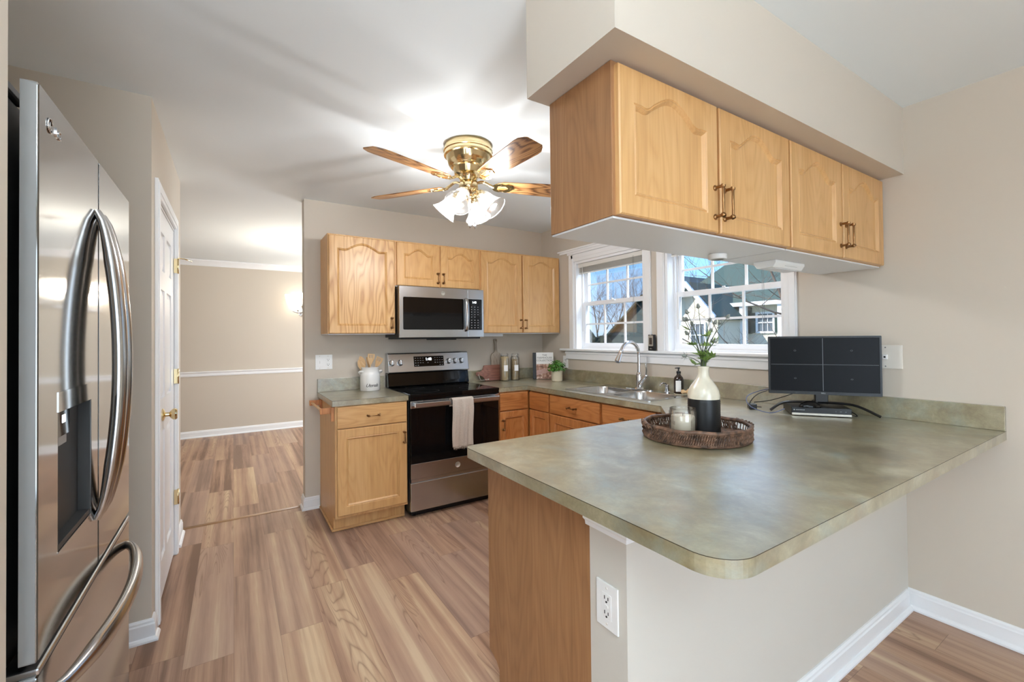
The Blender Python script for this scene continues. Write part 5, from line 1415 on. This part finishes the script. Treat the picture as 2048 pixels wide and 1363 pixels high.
# ------------------------------------------------------------------ monitor, recorder, mouse and cables
pl, pr = Vector((2.458, 1.285, 0)), Vector((2.735, .880, 0))
mc = (pl + pr) / 2; md_v = (pr - pl).normalized(); mrz = math.atan2(md_v.y, md_v.x); mwid = (pr - pl).length
mn = thing('monitor', 'black widescreen monitor showing four dark camera panes on the peninsula', 'monitor', (mc.x, mc.y, Z), mrz)
zb, zt = 1.018 - Z, 1.322 - Z
bm = BM(); slab(bm, rrect(-mwid / 2, mwid / 2, zb, zt, .004), 0, .018, [rrect(-mwid / 2 + .009, mwid / 2 - .009, zb + .016, zt - .009, .001, 1)], mat=Matrix.Translation((0, .0, 0)) @ FRONT, bottom=True); box(bm, -mwid / 2 + .004, mwid / 2 - .004, -.006, .014, zb + .004, zt - .004); box(bm, -.12, .12, .014, .04, zb + .05, zt - .06, bevel=.01)
obj('casing', bm, M['black'], mn, bevel=.001)
bm = BM(); box(bm, -mwid / 2 + .0092, mwid / 2 - .0092, -.0165, -.0062, zb + .0162, zt - .0092); sc = obj('screen', bm, M['screen'], mn)
bm = BM(); zc = (zb + zt) / 2 + .004
box(bm, -mwid / 2 + .012, mwid / 2 - .012, -.0172, -.0166, zc - .0007, zc + .0007); box(bm, -.001, .001, -.0172, -.0166, zb + .02, zt - .012)
for sx_ in (-1, 1):
    for sz in (-1, 1):
        tube(bm, [(sx_ * mwid / 4 + .005 * math.cos(t), -.0168, zc + sz * .073 + .003 * math.sin(t)) for t in [k * PI / 6 for k in range(12)]], .0005, 4, closed=True)
obj('grid_lines', bm, M['line'], sc)
tb = text_mesh('DELL', .009); face_text(tb, Matrix.Translation((0, -.0182, zb + .008)) @ FRONT); obj('maker_mark', tb, M['keys'], mn)
bm = BM(); slab(bm, rrect(-.03, .03, .02, .05, .006), .054, .19); obj('neck', bm, M['black'], mn)
bm = BM()
tube(bm, catmull([(.0, .03, .060), (.08, .022, .060), (.15, .005, .050), (.235, -.025, .007)], 4), .012, 8, sx=1.5, sy=.55)
tube(bm, catmull([(.0, .03, .060), (-.09, .03, .060), (-.175, .03, .052), (-.235, .03, .007)], 4), .012, 8, sx=1.5, sy=.55)
tube(bm, catmull([(0, .03, .060), (0, .10, .060), (0, .15, .052), (0, .178, .007)], 4), .012, 8, sx=1.8, sy=.55); obj('stand_foot', bm, M['black'], mn, smooth=True)
dv = thing('video_recorder', 'flat black video recorder box with silver front strip below the monitor', 'recorder', (2.535, 1.065, Z), mrz + .04)
bm = BM(); box(bm, -.13, .13, 0, .20, .003, .044, bevel=.002); obj('case', bm, M['black'], dv)
bm = BM(); box(bm, -.129, .129, -.004, 0, .004, .015, bevel=.001); obj('front_strip', bm, M['silver'], dv)
bm = BM(); lathe(bm, [(0, 0), (.0032, 0), (.0032, .0005)], 10, (-.118, -.0002, .030), (0, -1, 0))
for k in range(7): box(bm, -.110 + k * .0058, -.1065 + k * .0058, -.0008, -.0001, .0285, .0315)
for k, w in ((.062, .003), (.080, .008), (.102, .006)): box(bm, k, k + w, -.0008, -.0001, .0265, .028)
obj('front_marks', bm, M['keys'], dv)
ms = thing('computer_mouse', 'glossy black computer mouse resting on the video recorder', 'mouse', (2.508, 1.105, Z + .0445), mrz + .3)
bm = BM(); n_ = 18
for v in bmesh.ops.create_uvsphere(bm, u_segments=24, v_segments=14, radius=1)['verts']:
    x, y, z = v.co; v.co = Vector((x * .052 * (1 - .06 * y), y * .03 * (1 + .08 * x), max(z, -.05) * .032 + .0017))
obj('shell', bm, M['blackglass'], ms, smooth=True)
bm = BM(); cyl(bm, (.03, -.0035, .0265), (.03, .0035, .0265), .005, n=12); obj('scroll_wheel', bm, M['darkgrey'], ms)
pb = thing('power_adapter', 'small black power adapter bundle behind the left side of the recorder', 'adapter', (2.50, 1.40, Z), .7)
bm = BM(); box(bm, -.03, .03, -.02, .02, .0, .03, bevel=.004); obj('case', bm, M['black'], pb)
for nm, lab, mat, pts in [
    ('cable', 'slate blue network cable curling up at the left of the recorder', 'bluecable', [(2.45, 1.20, Z + .03), (2.38, 1.24, Z + .01), (2.36, 1.33, Z + .035), (2.42, 1.38, Z + .08), (2.53, 1.33, Z + .115), (2.60, 1.25, Z + .12)]),
    ('cable', 'black cable looping from the recorder up behind the monitor', 'cable', [(2.47, 1.33, Z + .02), (2.44, 1.38, Z + .03), (2.50, 1.36, Z + .09), (2.60, 1.27, Z + .13)]),
    ('cable', 'black cable hanging from the centre of the monitor to the adapter', 'cable', [(2.52, 1.40, Z + .035), (2.56, 1.33, Z + .05), (2.60, 1.24, Z + .09), (2.64, 1.18, Z + .13)]),
    ('cable', 'thin black cable looped at the right end of the recorder', 'cable', [(2.62, 1.02, Z + .03), (2.665, .985, Z + .022), (2.672, .96, Z + .004), (2.65, .965, Z + .006), (2.64, 1.0, Z + .02)])]:
    r = obj(nm, tube(BM(), [Vector(p) - Vector(pts[0]) for p in catmull(pts, 6)], .0024, 6), M[mat], None, smooth=True, loc=pts[0]); tag(r, lab, 'cable')

# braided mat by the sink run
bm = BM()
for k in range(9):
    w, d_ = .44 - k * .045, .27 - k * .028
    if d_ < .03: break
    tube(bm, [(x, y, .0075) for x, y in rrect(-w, w, -d_, d_, min(w, d_) * .98, 8)], .0115, 7, closed=True, sy=.62)
o = obj('braided_mat', bm, M['rug'], None, smooth=True, loc=(2.00, 2.62, 0.0)); o.rotation_euler = (0, 0, PI / 2); o.location = (1.862, 2.61, 0); tag(o, 'braided jute mat on the floor in front of the sink, mostly hidden by the peninsula', 'mat')

# ================================================================== OUTDOORS
lawn = BM(); box(lawn, XW + .2, 60, -30, 60, -1.3, -1.2); tag(obj('lawn', lawn, M['lawn'], None), None, None, kind='structure')

def prism_x(bm, x0, x1, yz):
    slab(bm, yz, x0, x1, mat=Matrix(((0, 0, 1, 0), (1, 0, 0, 0), (0, 1, 0, 0), (0, 0, 0, 1))))
    return bm

def house_window(r, y, z, w, h, x, ox, oy, shutters=True):
    bm = BM(); t = .07
    box(bm, x - .06, x - .005, y - w / 2 - t, y - w / 2, z - t, z + h + t); box(bm, x - .06, x - .005, y + w / 2, y + w / 2 + t, z - t, z + h + t)
    box(bm, x - .06, x - .005, y - w / 2, y + w / 2, z + h, z + h + t); box(bm, x - .06, x - .005, y - w / 2, y + w / 2, z - t, z); box(bm, x - .05, x - .02, y - w / 2, y + w / 2, z + h / 2 - .02, z + h / 2 + .02)
    for k in (1, 2): box(bm, x - .045, x - .025, y - w / 2 + w * k / 3 - .01, y - w / 2 + w * k / 3 + .01, z, z + h)
    xf(bm, 0, Matrix.Translation((-ox, -oy, 0))); f = obj('window', bm, M['trim'], r)
    bm = BM(); box(bm, x - .02, x - .004, y - w / 2, y + w / 2, z, z + h); xf(bm, 0, Matrix.Translation((-ox, -oy, 0))); obj('pane', bm, M['farglass'], f)
    if shutters:
        for s in (-1, 1):
            bm = BM(); c = y + s * (w / 2 + t + .17); box(bm, x - .05, x - .003, c - .16, c + .16, z - .05, z + h + .05)
            for k in range(16): box(bm, x - .058, x - .05, c - .12, c + .12, z + k * h / 16, z + k * h / 16 + h / 32)
            xf(bm, 0, Matrix.Translation((-ox, -oy, 0))); obj('shutter', bm, M['shutter'], r)

hx, hy = 16.5, 8.5
hs = thing('neighbour_house', 'cream-sided neighbouring house with dark green roof seen through the right window', 'house', (hx, hy, -1.2))
off = lambda x, y: (x - hx, y - hy)
def P(bm): xf(bm, 0, Matrix.Translation((-hx, -hy, 1.2))); return bm
bm = BM(); box(bm, 16.0, 22, 3.2, 12.2, -1.2, 2.45); obj('wall', P(bm), M['siding'], hs)
bm = BM()   # main hipped roof
e = [(15.6, 2.8, 2.45), (15.6, 12.6, 2.45), (22.4, 12.6, 2.45), (22.4, 2.8, 2.45), (19, 6.2, 4.62), (19, 11.6, 4.62)]
v = [bm.verts.new(p) for p in e]
for f in ((0, 1, 5, 4), (1, 2, 5), (2, 3, 4, 5), (3, 0, 4), (3, 2, 1, 0)): bm.faces.new([v[i] for i in f])
obj('roof', P(bm), M['roof'], hs)
bm = BM(); box(bm, 15.48, 15.6, 2.7, 12.7, 2.36, 2.50); box(bm, 15.60, 16.0, 2.8, 12.6, 2.38, 2.44); obj('gutter', P(bm), M['trim'], hs)
# projecting gable wing on the left of the house
bm = BM(); prism_x(bm, 14.2, 18, [(9.1, -1.2), (11.16, -1.2), (11.16, 1.98), (10.13, 3.12), (9.1, 1.98)]); obj('gable_wing', P(bm), M['siding'], hs)
for a, b in (((8.98, 1.86), (10.13, 3.16)), ((11.28, 1.86), (10.13, 3.16))):
    bm = BM(); prism_x(bm, 13.9, 18.2, [a, b, (b[0], b[1] + .12), (a[0], a[1] + .12)]); obj('wing_roof', P(bm), M['roof'], hs)
    bm = BM(); prism_x(bm, 13.84, 13.93, [(a[0], a[1] - .06), (b[0], b[1] - .08), (b[0], b[1] + .14), (a[0], a[1] + .14)]); obj('rake_board', P(bm), M['trim'], hs)
def hw_(y, z, w, h, x, sh=True):
    n0 = len(hs.children); house_window(hs, y, z + 1.2, w, h, x, hx, hy, sh)
hw_(9.60, 1.42, .60, .86, 16.0); hw_(8.42, 1.45, .52, .62, 16.0); hw_(6.6, 1.3, .8, .9, 16.0)
hw_(9.86, .95, .52, .78, 14.2, False)
for y in (9.02, 7.7):
    bm = BM(); box(bm, 15.55, 15.75, y - .10, y + .10, -1.2, 2.40); obj('porch_post', P(bm), M['trim'], hs)

g = thing('neighbour_garage', 'grey-green sided gable of a building seen through the left window', 'building', (23, 19.0, -1.2))
bm = BM(); prism_x(bm, 22.0, 26.0, [(16.3, -1.2), (22.7, -1.2), (22.7, .81), (17.6, 4.85), (16.3, 3.84)]); xf(bm, 0, Matrix.Translation((-23, -19.0, 1.2))); obj('wall', bm, M['siding_green'], g)
bm = BM(); prism_x(bm, 21.7, 26.3, [(23.1, .55), (17.6, 4.9), (17.6, 5.05), (23.2, .64)]); prism_x(bm, 21.7, 26.3, [(17.6, 4.9), (16.0, 3.63), (15.9, 3.75), (17.6, 5.05)]); xf(bm, 0, Matrix.Translation((-23, -19.0, 1.2))); obj('roof', bm, M['shutter'], g)

# bare winter trees
def bare_tree(label, loc, h, seed, mat, spread=.55, depth=6, lean=(0, 0), r0=.11, group='bare winter trees', first=.3):
    rnd = random.Random(seed); bm = BM()
    def grow(p, d, L_, r, lev):
        n = 4; pts = [p]; dd = d.copy()
        for i in range(n):
            dd = (dd + Vector((rnd.uniform(-.16, .16), rnd.uniform(-.16, .16), rnd.uniform(-.02, .12)))).normalized(); pts.append(pts[-1] + dd * L_ / n)
        r1 = r * .62
        tube(bm, pts, [r + (r1 - r) * i / n for i in range(n + 1)], 6 if lev < 2 else (4 if lev < 4 else 3), caps=False)
        if lev >= depth: return
        for k in range(rnd.choice((2, 3, 3)) if lev else 4):
            s = rnd.uniform(.45, 1.0); q = pts[0].lerp(pts[-1], s) if lev else pts[max(1, int(s * n))]
            ax = Vector((rnd.uniform(-1, 1), rnd.uniform(-1, 1), rnd.uniform(-.2, .5))).normalized()
            nd_ = (dd * (1 - spread) + ax * spread).normalized(); nd_.z = max(nd_.z, -.05); grow(pts[i0] if False else q, nd_.normalized(), L_ * rnd.uniform(.58, .8), r1 * rnd.uniform(.6, .85), lev + 1)
        grow(pts[-1], dd, L_ * .72, r1, lev + 1)
    t = thing('bare_tree', label, 'tree', loc, group=group)
    grow(Vector((0, 0, 0)), Vector((lean[0], lean[1], 1)).normalized(), h * first, r0, 0)
    obj('branches', bm, mat, t); return t
bare_tree('bare grey tree beyond the left window, leftmost of the winter trees', (33.5, 35.5, -1.2), 12.5, 5, M['barkgrey'], depth=5, r0=.11)
bare_tree('bare grey tree behind the green gable in the middle of the left window', (37, 36.0, -1.2), 12.5, 8, M['barkgrey'], depth=5, r0=.11)
bare_tree('bare grey tree rising above the gable at the right edge of the left window', (35, 30.6, -1.2), 12.0, 12, M['barkgrey'], depth=5, r0=.11)
bare_tree('bare grey tree behind the house, above its roof in the right window', (31, 21.5, -1.2), 12.5, 15, M['barkgrey'], depth=5, r0=.09)
bare_tree('pale bare tree with low spreading branches right outside the right window', (8.6, 3.35, -1.2), 4.8, 31, M['bark'], spread=.78, depth=5, lean=(.0, .35), r0=.06, first=.42)
sh = thing('evergreen_shrub', 'dark rounded shrubs below the trees in the left window', 'shrub', (19.4, 22.0, -1.2))
bm = BM()
for v in bmesh.ops.create_icosphere(bm, subdivisions=5, radius=1)['verts']:
    c = v.co.copy(); n_ = mnoise.noise(c * 2.2) * .28 + mnoise.noise(c * 9) * .14; v.co = Vector((c.x * 1.6, c.y * 2.3, c.z * 1.7)) * (1 + n_) + Vector((0, 0, 1.1))
obj('foliage', bm, M['evergreen'], sh)
